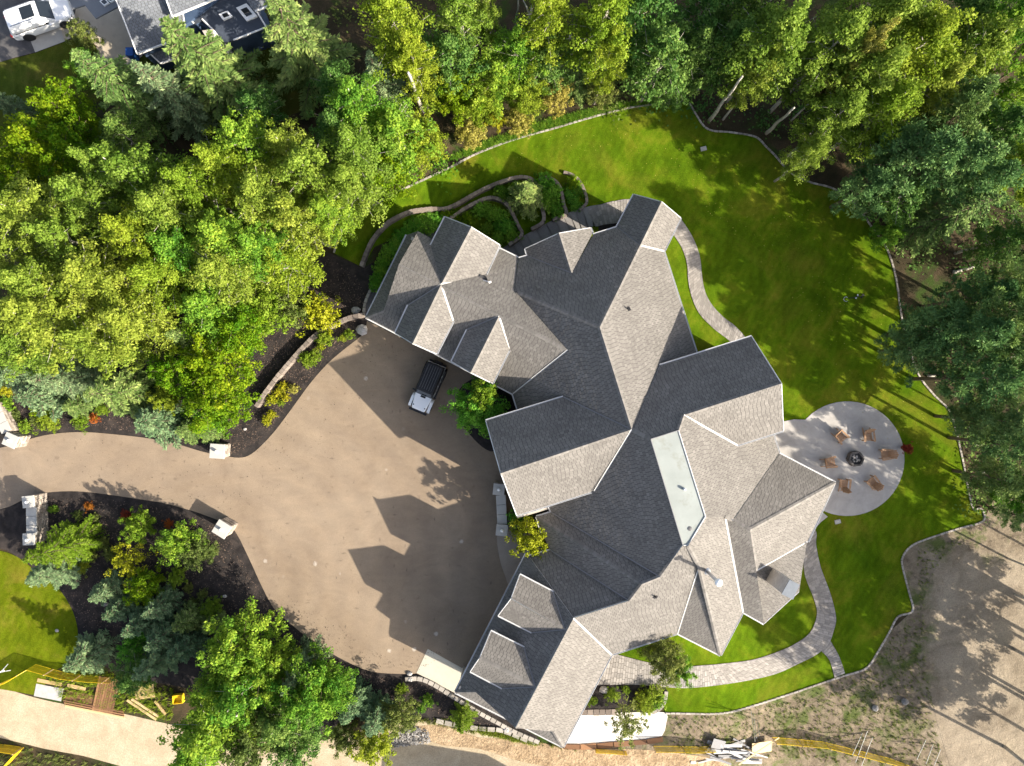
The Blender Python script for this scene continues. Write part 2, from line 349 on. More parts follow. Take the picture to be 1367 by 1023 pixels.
# ------------------------------------------------------------------ ground
def sheet(name, pts, off, mat, parent=None, cell=0.6, smooth_n=0, kind='structure'):
    poly = [G(x, y, off) for x, y in pts]
    bm = bmesh.new(); vs = [bm.verts.new((p.x, p.y, 0)) for p in poly]
    f = bm.faces.new(vs); bmesh.ops.triangulate(bm, faces=[f])
    xs = [p.x for p in poly]; ys = [p.y for p in poly]
    hs = [hgt(min(xs) + (max(xs) - min(xs)) * i / 12, min(ys) + (max(ys) - min(ys)) * j / 12) for i in range(13) for j in range(13)]
    if max(hs) - min(hs) > .01:
        for ax, lo, hi in ((0, max(min(xs), -16), min(max(xs), 26)), (1, min(ys), max(ys))):
            k = math.ceil(lo / cell) * cell
            while k < hi:
                no = (1, 0, 0) if ax == 0 else (0, 1, 0)
                bmesh.ops.bisect_plane(bm, geom=bm.verts[:] + bm.edges[:] + bm.faces[:], plane_co=(k, k, 0), plane_no=no)
                k += cell
    for v in bm.verts: v.co.z = hgt(v.co.x, v.co.y) + off
    bmesh.ops.recalc_face_normals(bm, faces=bm.faces)
    for f in bm.faces:
        if f.normal.z < 0: f.normal_flip()
    me = bpy.data.meshes.new(name); bm.to_mesh(me); bm.free(); me.materials.append(mat)
    o = bpy.data.objects.new(name, me); C.objects.link(o)
    if kind: o['kind'] = kind
    if parent: o.parent = parent
    return o
def spline(pts, n=5, closed=False):
    out = []; m = len(pts)
    rng = range(m if closed else m - 1)
    for i in rng:
        g = (lambda k: pts[k % m]) if closed else (lambda k: pts[max(0, min(m - 1, k))])
        p0, p1, p2, p3 = g(i - 1), g(i), g(i + 1), g(i + 2)
        for k in range(n):
            t = k / n
            out.append(tuple(.5 * (2 * p1[j] + (p2[j] - p0[j]) * t + (2 * p0[j] - 5 * p1[j] + 4 * p2[j] - p3[j]) * t * t + (3 * p1[j] - p0[j] - 3 * p2[j] + p3[j]) * t ** 3) for j in (0, 1)))
    if not closed: out.append(pts[-1])
    return out

gx = sorted(set([-700, -400, -200, -120, -80, -60, -48] + [round(-40 + 4 * i, 2) for i in range(6)] + [round(-16 + .5 * i, 2) for i in range(85)] + [28, 32, 36, 40, 48, 60, 80, 120, 200, 400, 700]))
gy = sorted(set([-700, -400, -200, -120, -80, -60] + [round(-44 + .6 * i, 2) for i in range(130)] + [36, 44, 60, 80, 120, 200, 400, 700]))
gm = MB(); nx = len(gx)
gm.v = [(x, y, hgt(x, y)) for y in gy for x in gx]
gm.f = [(j * nx + i, j * nx + i + 1, (j + 1) * nx + i + 1, (j + 1) * nx + i) for j in range(len(gy) - 1) for i in range(nx - 1)]
gm.mi = [0] * len(gm.f); gm.t = [.5] * len(gm.f)
gm.build('ground', M['forest'], kind='structure')

DR_UP = [(-80, 606), (0, 598), (30, 589), (67, 580), (111, 577), (162, 581), (202, 586), (236, 593), (270, 603), (300, 609), (323, 611), (340, 603), (364, 579), (387, 549), (414, 512), (438, 485), (460, 466), (478, 452), (487, 442), (490, 428)]
DR_LO = [(-80, 690), (0, 680), (32, 667), (61, 658), (101, 656), (141, 660), (189, 667), (219, 672), (256, 682), (279, 690), (303, 700), (316, 713), (333, 747), (350, 784), (367, 814), (394, 838), (424, 861), (460, 882), (497, 897), (544, 900), (556, 899)]
du, dl = spline(DR_UP, 4), spline(DR_LO, 4)
sheet('driveway', du + [(700, 535), (715, 640), (730, 700), (700, 760), (650, 900), (607.5, 925)] + dl[::-1], .055, M['drive'])
sheet('mulch_bed', [(-80, 530), (0, 500), (90, 480), (200, 470), (300, 420), (390, 365), (440, 338), (484, 358), (520, 340), (520, 400), (500, 430), (490, 428)] + du[::-1][1:], .03, M['mulch'])
sheet('mulch_bed', dl + [(607.5, 925), (650, 948), (720, 985), (690, 985), (660, 975), (600, 966), (560, 962), (510, 935), (420, 985), (300, 930), (230, 915), (170, 905), (130, 885), (104, 855), (97, 815), (75, 780), (45, 758), (10, 735), (-80, 715)], .03, M['mulch'])
LL = spline([(-80, 718), (10, 738), (45, 760), (75, 782), (97, 816), (104, 850), (95, 882), (62, 900)], 4)
sheet('side_lawn', LL + [(60, 915), (85, 935), (0, 920), (-80, 905)], .045, M['lawn2'])
sheet('sandy_road', spline([(-80, 900), (0, 918), (45, 931), (85, 940), (160, 952), (230, 968), (330, 988), (420, 990), (470, 978), (560, 962), (610, 965), (690, 990), (760, 1003), (830, 1008), (900, 1013)], 3) + [(900, 1090), (190, 1090), (165, 1024), (110, 1009), (60, 1000), (0, 985), (-80, 972)], .025, M['sand'])
sheet('churned_soil', spline([(545, 975), (590, 968), (640, 985), (700, 986), (760, 1000), (840, 1000), (900, 1005), (960, 1015), (990, 1040), (900, 1050), (800, 1035), (700, 1018), (640, 1000), (590, 995)], 3, True), .04, M['churn'])
sheet('rough_ground', [(1330, 660), (1313, 695), (1281, 705), (1217, 727), (1203, 744), (1218, 816), (1186, 845), (1156, 892), (1058, 925), (964, 952), (885, 952), (878, 985), (800, 1000), (800, 1006), (870, 1003), (900, 1013), (900, 1090), (1560, 1090), (1560, 660)], .02, M['rough'])
sheet('dirt_yard', spline([(1262, 738), (1300, 728), (1380, 712), (1560, 700), (1560, 1090), (1290, 1090), (1268, 1023), (1250, 960), (1238, 900), (1228, 850), (1235, 790)], 3, True), .035, M['dirt'])

KERB = [(446, 338), (452, 318), (463, 300), (477, 289), (517, 264), (558, 244), (601, 224), (638, 205), (686, 187), (736, 173), (787, 158), (837, 145), (881, 139), (910, 137), (920, 138.5), (928, 152), (944, 173), (974, 177), (1008, 183), (1021, 195), (1035, 209), (1055, 231), (1082, 244), (1109, 251), (1133, 266), (1149, 283), (1162, 302), (1180, 326), (1190, 350), (1197, 380), (1205, 434), (1223, 495), (1244, 525), (1267, 549), (1277, 582), (1287, 626), (1298, 679), (1308, 677), (1313, 695), (1281, 705), (1244, 717), (1217, 728), (1204, 744), (1205, 760), (1213, 791), (1218, 816), (1198, 823), (1186, 845), (1170, 872), (1156, 892), (1126, 902), (1096, 912), (1058, 925), (1008, 941), (964, 952), (907, 952), (888, 952)]
sheet('lawn', KERB + [(886, 940), (890, 930), (888, 917), (820, 915), (780, 905), (790, 760), (720, 560), (690, 420), (640, 350), (560, 322), (545, 312), (500, 330), (484, 357)], .05, M['lawn'])

# paved surfaces: bedding sheet plus a field of laid pavers
def clip(poly, x0, x1, y0, y1):
    for ax, lim, sg in ((0, x0, 1), (0, x1, -1), (1, y0, 1), (1, y1, -1)):
        out = []; n = len(poly)
        for i in range(n):
            a, b = poly[i], poly[(i + 1) % n]; da = (a[ax] - lim) * sg; db = (b[ax] - lim) * sg
            if da >= 0: out.append(a)
            if (da >= 0) != (db >= 0):
                t = da / (da - db); out.append(tuple(a[j] + (b[j] - a[j]) * t for j in range(2)))
        poly = out
        if len(poly) < 3: return []
    return poly
def paved_strip(name, left, right, off, mat, mj, w=.21, l_=.42, gap=.012):
    """pavers laid in courses across a curved strip given by its two edges (photo points, equal counts)"""
    A = [G(*p, off) for p in left]; B = [G(*p, off) for p in right]
    bs = MB(); nn = len(A)
    bs.add(A + B, [(i, i + 1, nn + i + 1, nn + i) if (A[i + 1] - A[i]).cross(B[i] - A[i]).z > 0 else (nn + i, nn + i + 1, i + 1, i) for i in range(nn - 1)])
    s = bs.build(name, mj, kind='structure')
    m = MB(); acc = 0.0
    for i in range(len(A) - 1):
        a0, a1, b0, b1 = A[i], A[i + 1], B[i], B[i + 1]
        ln = ((a1 - a0).length + (b1 - b0).length) / 2; nc = max(1, round(ln / w))
        for k in range(nc):
            t0, t1 = (k + .06) / nc, (k + .94) / nc
            p0, p1 = a0.lerp(a1, t0), a0.lerp(a1, t1); q0, q1 = b0.lerp(b1, t0), b0.lerp(b1, t1)
            wd = (p0 - q0).length; nr = max(1, round(wd / l_)); sh = random.random()
            edges = [0.0] + [min(1, max(0, (j + sh) / nr)) for j in range(nr)] + [1.0]
            for e0, e1 in zip(edges, edges[1:]):
                if e1 - e0 < .02: continue
                g = gap / max(wd, .1); f0, f1 = e0 + g, e1 - g
                up = Vector((0, 0, .028 + random.random() * .006))
                c = [p0.lerp(q0, f0) + up, p0.lerp(q0, f1) + up, p1.lerp(q1, f1) + up, p1.lerp(q1, f0) + up]
                lo = [x - Vector((0, 0, .03)) for x in c]
                m.add(c + lo, [(0, 1, 2, 3) if (c[1] - c[0]).cross(c[2] - c[0]).z > 0 else (3, 2, 1, 0), (0, 4, 5, 1), (1, 5, 6, 2), (2, 6, 7, 3), (3, 7, 4, 0)], 0, random.random())
    o = m.build('paver_field', mat, s, kind='stuff'); return s
out1 = spline([(1084, 700), (1090, 712), (1089.5, 727), (1095.6, 757), (1109, 794), (1116, 824), (1113, 842), (1106, 860), (1090, 874), (1068.6, 885), (1035, 900), (991, 910), (940.7, 917), (907, 918.7), (874, 916), (837, 914), (795, 915)], 6)
in1 = spline([(1060, 715), (1066, 730), (1071, 745), (1075, 770.5), (1085.5, 797.5), (1090.5, 817.7), (1086, 836), (1078, 848), (1064, 858), (1046, 867), (1008, 880), (965, 886), (940.7, 888), (907, 890), (874, 886), (840, 878), (805, 868)], 6)
paved_strip('garden_path', in1, out1, .075, M['paver'], M['joint'])
paved_strip('branch_path', spline([(1097, 870), (1104, 877), (1109, 886), (1114, 905)], 4), spline([(1107, 853), (1117, 870), (1122.5, 882), (1128, 899)], 4), .078, M['paver'], M['joint'])
out2 = spline([(908, 291), (921, 310), (929.6, 327.7), (934.7, 345), (936.5, 361), (939, 380), (944, 396), (954.5, 412), (969, 426), (981, 435), (997, 453), (1003, 470)], 6)
in2 = spline([(892, 304), (900, 315), (910.5, 332), (917, 352.6), (918.6, 374.6), (923.7, 398), (934, 419.6), (951.6, 438), (963, 447), (974, 456), (982, 470), (986, 480)], 6)
paved_strip('garden_path', in2, out2, .075, M['paver'], M['joint'])
out3 = spline([(915, 300), (893, 282), (870, 270), (841, 266), (820, 268.5), (801, 273.5), (784, 280)], 5)
in3 = spline([(896, 318), (880, 303), (862, 296), (838, 296), (824, 298), (808, 300), (795, 303)], 5)
paved_strip('garden_path', in3, out3, .075, M['paver'], M['joint'])

pat = []
for k in range(0, 40):
    a = R(-128 + 268 * k / 39); pat.append((1131 + 76.5 * math.cos(a), 612.5 + 76.5 * math.sin(a)))
pat += [(1105, 690), (1096, 697), (1086, 708), (1060, 725), (1030, 690), (1020, 600), (1045, 563), (1060, 560), (1075, 560.5)]
sheet('patio', pat, .085, M['patio'])
sheet('walkway', spline([(492, 430), (486, 405), (500, 375), (520, 340), (533, 318), (548, 305), (575, 296), (600, 294), (620, 330), (560, 380), (520, 420)], 3, True), .07, M['asphalt'])
sheet('entry_walk', spline([(664, 712), (667, 745), (674, 768), (684, 788), (700, 765), (725, 715), (700, 680), (680, 690)], 4, True), .07, M['walk'])
sheet('garage_pad', [(571, 866.5), (640, 905), (620, 932), (607.5, 925.5), (556, 898.5)], .075, M['pad'])
sheet('concrete_slab', spline([(775, 951), (820, 951.5), (860, 951), (889, 951.5), (889.5, 965), (883, 984), (860, 988), (820, 991), (780, 994), (745, 995), (730, 980), (745, 955)], 2, True), .06, M['slab'])
sheet('planter_bed', spline([(766, 940), (782, 923), (800, 914), (840, 914), (887, 917), (889, 930), (884, 942), (870, 950), (820, 950), (776, 950)], 2, True), .065, M['mulch'])
sheet('planter_bed', spline([(612, 522), (640, 505), (686, 527), (693, 550), (652, 566), (662, 595), (655, 603), (636, 590), (614, 560)], 3, True), .07, M['mulch'])
sheet('planter_bed', [(798, 296), (826, 289), (846, 292), (830, 312), (800, 318)], .07, M['mulch'])
# neighbour's plot
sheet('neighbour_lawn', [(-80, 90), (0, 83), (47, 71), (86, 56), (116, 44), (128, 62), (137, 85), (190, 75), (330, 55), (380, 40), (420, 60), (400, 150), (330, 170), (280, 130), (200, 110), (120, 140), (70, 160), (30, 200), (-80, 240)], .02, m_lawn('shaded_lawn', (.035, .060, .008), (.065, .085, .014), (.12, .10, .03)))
sheet('street', [(-80, -60), (112, -60), (100, 20), (39, 50), (47, 70), (20, 77), (0, 83), (-80, 95)], .04, M['asphalt'])
sheet('parking_pad', [(39, 50), (47, 70), (86, 55.5), (80, 33)], .06, m_concrete('grey_pad_concrete', (.36, .345, .315), .1))
sheet('front_walk', [(80, 33), (86, 55.5), (100, 48), (116, 44), (128, 62), (138, 86), (170, 90), (190, 75), (175, -60), (112, -60), (100, 20), (88, 28)], .055, m_concrete('tan_walk_concrete', (.42, .36, .28), .12))

def scatter_poly(pts, n):
    a = np.array(pts); lo, hi = a.min(0), a.max(0); out = []
    while len(out) < n:
        x, y = random.uniform(lo[0], hi[0]), random.uniform(lo[1], hi[1]); ins = False; j = len(pts) - 1
        for i in range(len(pts)):
            if (pts[i][1] > y) != (pts[j][1] > y) and x < (pts[j][0] - pts[i][0]) * (y - pts[i][1]) / (pts[j][1] - pts[i][1]) + pts[i][0]: ins = not ins
            j = i
        if ins: out.append((x, y))
    return out
def litter(name, mat, pts, n, s0, s1, off, up=.03, tall=False):
    m = MB()
    for x, y in scatter_poly(pts, n):
        p = G(x, y, off); a = random.random() * 6.28; w = random.uniform(s0, s1); l_ = w * random.uniform(.3, .6)
        d = Vector((math.cos(a), math.sin(a), random.uniform(-.3, .3))) * w; e = Vector((-math.sin(a), math.cos(a), random.uniform(-.3, .3))) * l_
        q = p + Vector((0, 0, random.uniform(.01, up)))
        m.add([q - d, q - e, q + d, q + e], [(0, 1, 2, 3)], 0, random.random() ** 1.5)
    return m.build(name, mat, kind='stuff')
MUL1 = [(0, 560), (40, 575), (110, 570), (200, 578), (270, 598), (322, 608), (360, 575), (410, 510), (436, 480), (485, 440), (470, 425), (490, 400), (475, 365), (440, 345), (360, 420), (330, 520), (200, 530), (0, 540)]
MUL2 = [(65, 665), (140, 665), (250, 685), (300, 705), (330, 760), (365, 818), (420, 865), (500, 902), (590, 920), (690, 980), (600, 960), (500, 930), (400, 890), (300, 850), (200, 850), (110, 840), (80, 780), (20, 735)]
litter('bark_chips', M['chip'], MUL1, 9000, .03, .085, .035); litter('bark_chips', M['chip'], MUL2, 9000, .03, .085, .035)
litter('fallen_leaves', M['chip'], [(100, 583), (250, 600), (320, 612), (365, 580), (440, 486), (485, 445), (560, 470), (430, 620), (330, 690), (100, 650)], 260, .03, .06, .065)
litter('fallen_leaves', M['chip'], [(350, 790), (400, 800), (520, 880), (620, 860), (560, 895), (480, 888), (400, 838)], 260, .03, .06, .065)
litter('fallen_leaves', L['gold'], [(560, 240), (700, 190), (880, 145), (930, 180), (1100, 260), (1190, 390), (1240, 560), (1290, 680), (1150, 560), (1000, 330), (900, 250), (760, 215)], 420, .03, .06, .065)
RG = [(1315, 705), (1225, 735), (1225, 820), (1190, 850), (1160, 895), (1010, 945), (895, 958), (900, 1000), (1260, 1030), (1235, 880), (1232, 790), (1262, 740)]
def tufts(name, mat, pts, n, h, off=.03, bl=7):
    m = MB()
    for x, y in scatter_poly(pts, n):
        p = G(x, y, off); t = random.random()
        for k in range(bl):
            a = random.random() * 6.28; hh = h * random.uniform(.4, 1.1); r = hh * random.uniform(.3, .9)
            b = p + Vector((random.uniform(-.08, .08), random.uniform(-.08, .08), -.01)); d = Vector((math.cos(a), math.sin(a), 0)); e = Vector((-d.y, d.x, 0)) * .02
            m.add([b - e, b + e, b + d * r + Vector((0, 0, hh))], [(0, 1, 2)], 0, min(1, max(0, t + random.uniform(-.3, .3))))
    return m.build(name, mat, kind='stuff')
tufts('rough_grass', L['olive'], RG, 1700, .20)
tufts('rough_grass', L['olive'], [(0, 990), (60, 1004), (160, 1024), (150, 1060), (0, 1060)], 500, .3)
tufts('rough_grass', L['lime'], [(62, 900), (105, 885), (170, 905), (235, 920), (230, 962), (160, 948), (85, 935)], 900, .3)
tufts('rough_grass', L['green'], [(580, 222), (640, 192), (740, 158), (830, 138), (900, 128), (895, 138), (838, 143), (736, 171), (638, 203)], 1500, .4)
tufts('rough_grass', L['olive'], [(520, 955), (600, 960), (700, 985), (780, 1003), (700, 992), (600, 972)], 350, .25)
tufts('rough_grass', L['lime'], [(600, 962), (640, 970), (720, 990), (716, 996), (640, 978)], 300, .25)

# ------------------------------------------------------------------ the house: every roof plane pitches 9 in 12
ux, vx, ax_, bx_ = (.8874, .461), (-.461, .8874), (.955, -.296), (.296, .955)   # downhill directions in plan (photo axes)
def neg(d): return (-d[0], -d[1])
class Plane:
    def __init__(s, d, p, z, t=.75):
        s.d = Vector((d[0], -d[1], 0)).normalized(); s.t = t; s.z0 = z; s.P0 = P(p[0], p[1], z)
        s.n = Vector((s.d.x * t, s.d.y * t, 1)).normalized()
    def at(s, px, py):
        q = Vector(((px - CX) / FPX, -(py - CY) / FPX, 0)); qd = q.dot(s.d); p0 = s.P0.x * s.d.x + s.P0.y * s.d.y
        z = (s.z0 - s.t * (qd * H - p0)) / (1 - s.t * qd); return P(px, py, z)
    def zxy(s, p): return s.z0 - s.t * ((p.x - s.P0.x) * s.d.x + (p.y - s.P0.y) * s.d.y)
gA, gR0, gT, gKf, gKb = (589.2, 379.7), (532.8, 352.6), (757.6, 467.4), (512, 415), (558, 309)
PL = dict(
    Gf=Plane(vx, (488.5, 424), 3.6), Gb=Plane(neg(vx), gA, 7.15), Gs=Plane(neg(ux), (488.5, 424), 3.6),
    Mc=Plane(neg(ax_), (684.5, 525.8), 3.6), B=Plane(ax_, (843, 573.5), 9.03), Mb=Plane(neg(bx_), (800.5, 437.2), 9.03),
    Pr=Plane(ux, (883, 269.4), 4.96), Pl=Plane(neg(ux), (883, 269.4), 4.96),
    Cb=Plane((-.307, -.952), (755.7, 602.7), 9.03), Cf=Plane((.307, .952), (755.7, 602.7), 9.03),
    Ra=Plane(neg(bx_), (912.7, 554.3), 9.08), Rb=Plane(bx_, (912.7, 554.3), 9.08), O=Plane(ax_, (906, 574), 9.72),
    E=Plane(bx_, (904.6, 845.8), 3.6), V=Plane(neg(bx_), (706, 742), 3.6),
    Wl=Plane(neg(ux), (608, 922), 3.6), Wr=Plane(ux, (816.5, 874), 3.6), Ws=Plane(vx, (607.5, 924.5), 3.6),
    J=Plane(ux, (991.8, 817.3), 3.6), K=Plane(vx, (904.6, 845.8), 3.6), U=Plane(neg(vx), (1040.4, 605.7), 3.55),
    X=Plane(ux, (1115.2, 644.6), 3.55), Y=Plane(vx, (991.8, 817.3), 3.6),
    Su=Plane(neg(bx_), (716.5, 690), 3.63), Sd=Plane(neg(ax_), (716.5, 690), 3.63),
    Ql=Plane(neg(ax_), (763, 365), 5.54), Qr=Plane(ax_, (763, 365), 5.54),
    Nl=Plane(neg(ux), gA, 7.13), Nr=Plane(ux, gA, 7.13), D1l=Plane(neg(ux), gA, 7.13), D1r=Plane(ux, gA, 7.13),
    D2l=Plane(neg(ux), (666.2, 422), 7.07), D2r=Plane(ux, (666.2, 422), 7.07),
    Eu=Plane(neg(vx), (754, 840), 7.03), Ed=Plane(vx, (754, 840), 7.03),
    Fu=Plane(neg(vx), (714.4, 916.5), 7.03), Fd=Plane(vx, (714.4, 916.5), 7.03))
class Plane3(Plane):                                        # plane through three photo points with heights
    def __init__(s, *q):
        a, b, c = [P(*k) for k in q]; n = (b - a).cross(c - a).normalized()
        if n.z < 0: n = -n
        s.n = n; s.t = math.hypot(n.x, n.y) / n.z; s.d = Vector((n.x, n.y, 0)).normalized(); s.z0 = a.z; s.P0 = a
PL['Y2'] = Plane3((1009.5, 762, 4.2), (1019.7, 833, 3.5), (1066.7, 790, 3.15))
FACES = [
    ('Gf', [gR0, gKf, (488.5, 424), (684.5, 525.8), gT]),
    ('Gb', [gR0, gT, (687.5, 388), (688.9, 373.8), (692, 344.5), (665.5, 331.3), (640, 352), (600, 340), (574, 318), gKb]),
    ('Gs', [(488.5, 424), gKf, (540, 362), gKb, (543, 314)]),
    ('Nl', [gA, (629.3, 303.5), (594.4, 289.5), (571.6, 335)]), ('Nr', [gA, (645.7, 373.8), (667, 327), (629.3, 303.5)]),
    ('D1l', [gA, (545, 407.6), (527.7, 444.9), (551, 458.9)]), ('D1r', [gA, (551, 458.9), (582.6, 472.8), (605.4, 428)]),
    ('D2l', [(666.2, 422), (623.7, 440), (602.9, 483), (628.4, 497.7)]), ('D2r', [(666.2, 422), (628.4, 497.7), (657.6, 512.2), (680.9, 465)]),
    ('Mc', [(800.5, 437.2), (722.6, 403), (687.5, 388), gT, (684.5, 525.8), (691, 546.6), (752, 530), (843, 573.5)]),
    ('Mc', [(843, 573.5), (793, 655.6), (732.5, 675), (736, 684), (881, 770), (911, 728.7), (868, 586)]),
    ('Mb', [(800.5, 437.2), (854.2, 328), (823.3, 303.5), (792, 313.5), (763, 365), (704.3, 341.8), (692.8, 345), (688.9, 373.8), (687.5, 388), (722.6, 403)]),
    ('B', [(800.5, 437.2), (843, 573.5), (881, 489), (929.5, 470.5), (886.3, 335.8), (854.6, 328)]),
    ('Pl', [(883, 269.4), (846.3, 259.5), (823.6, 302.6), (854.2, 328)]), ('Pr', [(883, 269.4), (854.6, 328), (886.3, 335.8), (908.7, 291)]),
    ('Ql', [(763, 365), (746, 311.5), (701.4, 331.8), (704.3, 342)]), ('Qr', [(763, 365), (791, 312), (788, 304.2), (746, 311.5)]),
    ('Cb', [(843, 573.5), (752, 530), (648.5, 562), (668.4, 632)]), ('Cf', [(843, 573.5), (668.4, 632), (689.6, 688.4), (793, 655.6)]),
    ('Ra', [(843, 573.5), (868, 586), (906, 574), (912.7, 554.3), (1043.2, 512.1), (1003.5, 449.5), (881, 488)]),
    ('Rb', [(912.7, 554.3), (984, 594.5), (1045.8, 575), (1043.2, 512.1)]),
    ('O', [(906, 574), (942, 689.8), (968, 690.2), (978.9, 694.4), (1040.4, 605.7), (1032.4, 580.7), (984, 594.5), (912.7, 554.3)]),
    ('U', [(978.9, 694.4), (1001, 707.5), (1115.2, 644.6), (1040.4, 605.7)]),
    ('X', [(1001, 707.5), (1009.5, 762), (1078, 723), (1115.2, 644.6)]),
    ('Y', [(968, 690.2), (991.8, 817.3), (1019.7, 833), (1009.5, 762), (1001, 707.5), (978.9, 694.4)]),
    ('Y2', [(1009.5, 762), (1019.7, 833), (1066.7, 790), (1071.5, 757), (1077, 724)]),
    ('J', [(942, 689.8), (918.6, 728.6), (933, 755.5), (961.8, 875), (991.8, 817.3), (968, 690.2)]),
    ('K', [(933, 755.5), (904.6, 845.8), (961.8, 875)]),
    ('E', [(765.7, 825.4), (816.5, 874), (904.6, 845.8), (933, 755.5), (918.6, 728.6), (911, 728.7), (881, 770), (857, 779.6), (840, 802)]),
    ('V', [(765.7, 825.4), (840, 802), (735, 734.6), (706, 742.3)]),
    ('Su', [(736, 684), (716.5, 690), (857, 779.6), (881, 770)]), ('Sd', [(716.5, 690), (723, 712), (735, 734.6), (840, 802), (857, 779.6)]),
    ('Wl', [(765.7, 825.4), (706, 742.3), (702, 739.7), (607.7, 924.2), (634.5, 923.8), (688, 972)]),
    ('Wr', [(765.7, 825.4), (688, 972), (739.3, 976.6), (751.8, 997.6), (816.5, 874)]),
    ('Ws', [(607.7, 924.4), (751.8, 997.8), (739.3, 976.6), (690, 950), (634.5, 923.8)]),
    ('Eu', [(754, 840), (738.6, 790.8), (693.8, 767.3), (682, 799.6)]), ('Ed', [(754, 840), (682, 799.6), (665.2, 821.6), (710, 844.3)]),
    ('Fu', [(714.4, 916.5), (699.7, 864.8), (655, 842.8), (640.3, 878.3)]), ('Fd', [(714.4, 916.5), (640.3, 878.3), (627.9, 896.4), (670.4, 918.7)]),
]
house = empty('large_house', P(800, 620, 0), 'sprawling house with many steep grey shingle gables and dormers', 'house')
DROP = {'D1l': .012, 'D1r': .012}
def shingle_face(key, pts, parent, expo=.225, tab=.30, mat=None, planes=None, deck_only=False):
    pl = (planes or PL)[key]; W = [pl.at(*p) for p in pts]
    m = WMB(); n = len(W); low = [w - Vector((0, 0, .2)) for w in W]
    a2 = sum((W[i].x * W[(i + 1) % n].y - W[(i + 1) % n].x * W[i].y) for i in range(n))
    top = tuple(range(n)) if a2 > 0 else tuple(range(n - 1, -1, -1))
    m.add(W, [top], 0); m.add(low, [top[::-1]], 1)
    m.add(W + low, [(i, (i + 1) % n, n + (i + 1) % n, n + i) if a2 < 0 else (n + i, n + (i + 1) % n, (i + 1) % n, i) for i in range(n)], 1)
    deck = m.build('roof_slope', [M['felt'], M['fascia']], parent)
    e1 = Vector((-pl.d.y, pl.d.x, 0)); e2 = pl.n.cross(e1).normalized()
    if e2.z < 0: e2 = -e2
    o = W[0]; p2 = [((w - o).dot(e1), (w - o).dot(e2)) for w in W]
    lo = min(p[1] for p in p2); hi = max(p[1] for p in p2); l0 = min(p[0] for p in p2); l1 = max(p[0] for p in p2)
    s = WMB(); k = 0; y = lo - .02
    while y < hi:
        band = clip(p2, l0 - 1, l1 + 1, y, y + expo)
        if len(band) >= 3:
            b0 = min(p[0] for p in band); b1 = max(p[0] for p in band)
            x = l0 - tab * (1.0 if k % 2 else .5); rt = random.uniform(-.04, .04)
            while x < b1:
                w = tab * random.choice((.92, 1.0, 1.0, 1.08))
                if x + w > b0:
                    c = clip(band, x, x + w - .030, y + .012, y + expo)
                    if len(c) >= 3:
                        th = random.choice((.007, .009, .013)); q = []
                        for cx, cy in c:
                            t = (cy - y) / expo; q.append(o + e1 * cx + e2 * cy + pl.n * (.006 + th * (1 - .75 * t)))
                        base = [o + e1 * cx + e2 * cy + pl.n * .002 for cx, cy in c if cy < y + .016]
                        nn = len(q); ar = sum(c[i][0] * c[(i + 1) % nn][1] - c[(i + 1) % nn][0] * c[i][1] for i in range(nn))
                        f = tuple(range(nn)) if (ar > 0) == (e1.cross(e2).dot(pl.n) > 0) else tuple(range(nn - 1, -1, -1))
                        tt = min(1, max(0, .45 + rt + random.gauss(0, .13)))
                        s.add(q, [f], 0, tt)
                        bt = [i for i in range(nn) if c[i][1] < y + .016]
                        if len(bt) == 2: s.add([q[bt[0]], q[bt[1]], base[1], base[0]], [(0, 1, 2, 3)], 0, tt * .3)  # butt edge tinted darker to paint in the shadow line of each course
                x += w
        y += expo; k += 1
    s.build('shingle_courses', mat or M['shingle'], deck, kind='stuff')
    return deck
for key, pts in FACES: shingle_face(key, pts, house)

# flat roof with a low edge
fz = 9.73
m = WMB(); fp = [P(868.6, 586.4, fz), P(905.6, 574.6, fz), P(941.5, 689.6, fz), P(918.4, 728, fz), P(911.4, 728, fz)]
m.prism([(p.x, p.y) for p in fp][::-1], fz - .25, fz, 0); fr = m.build('flat_roof', M['flat'], house)
for i in range(5):
    a, b = fp[i], fp[(i + 1) % 5]; t = WMB(); up = Vector((0, 0, .03)); t.tube([a + up, b + up], .045, 6)
    t.build('edge_trim', M['flash'] if i in (1, 2, 3) else M['flash_shaded'], fr)
m = WMB(); m.lathe(P(921, 706, fz), [(.16, .004), (.15, .03), (.05, .05)], 12); m.build('roof_drain', M['dkmetal'], fr)
m = WMB(); m.lathe(P(913, 653, fz), [(.10, 0), (.10, .22), (.06, .25)], 12); m.build('roof_vent', M['metal'], house)

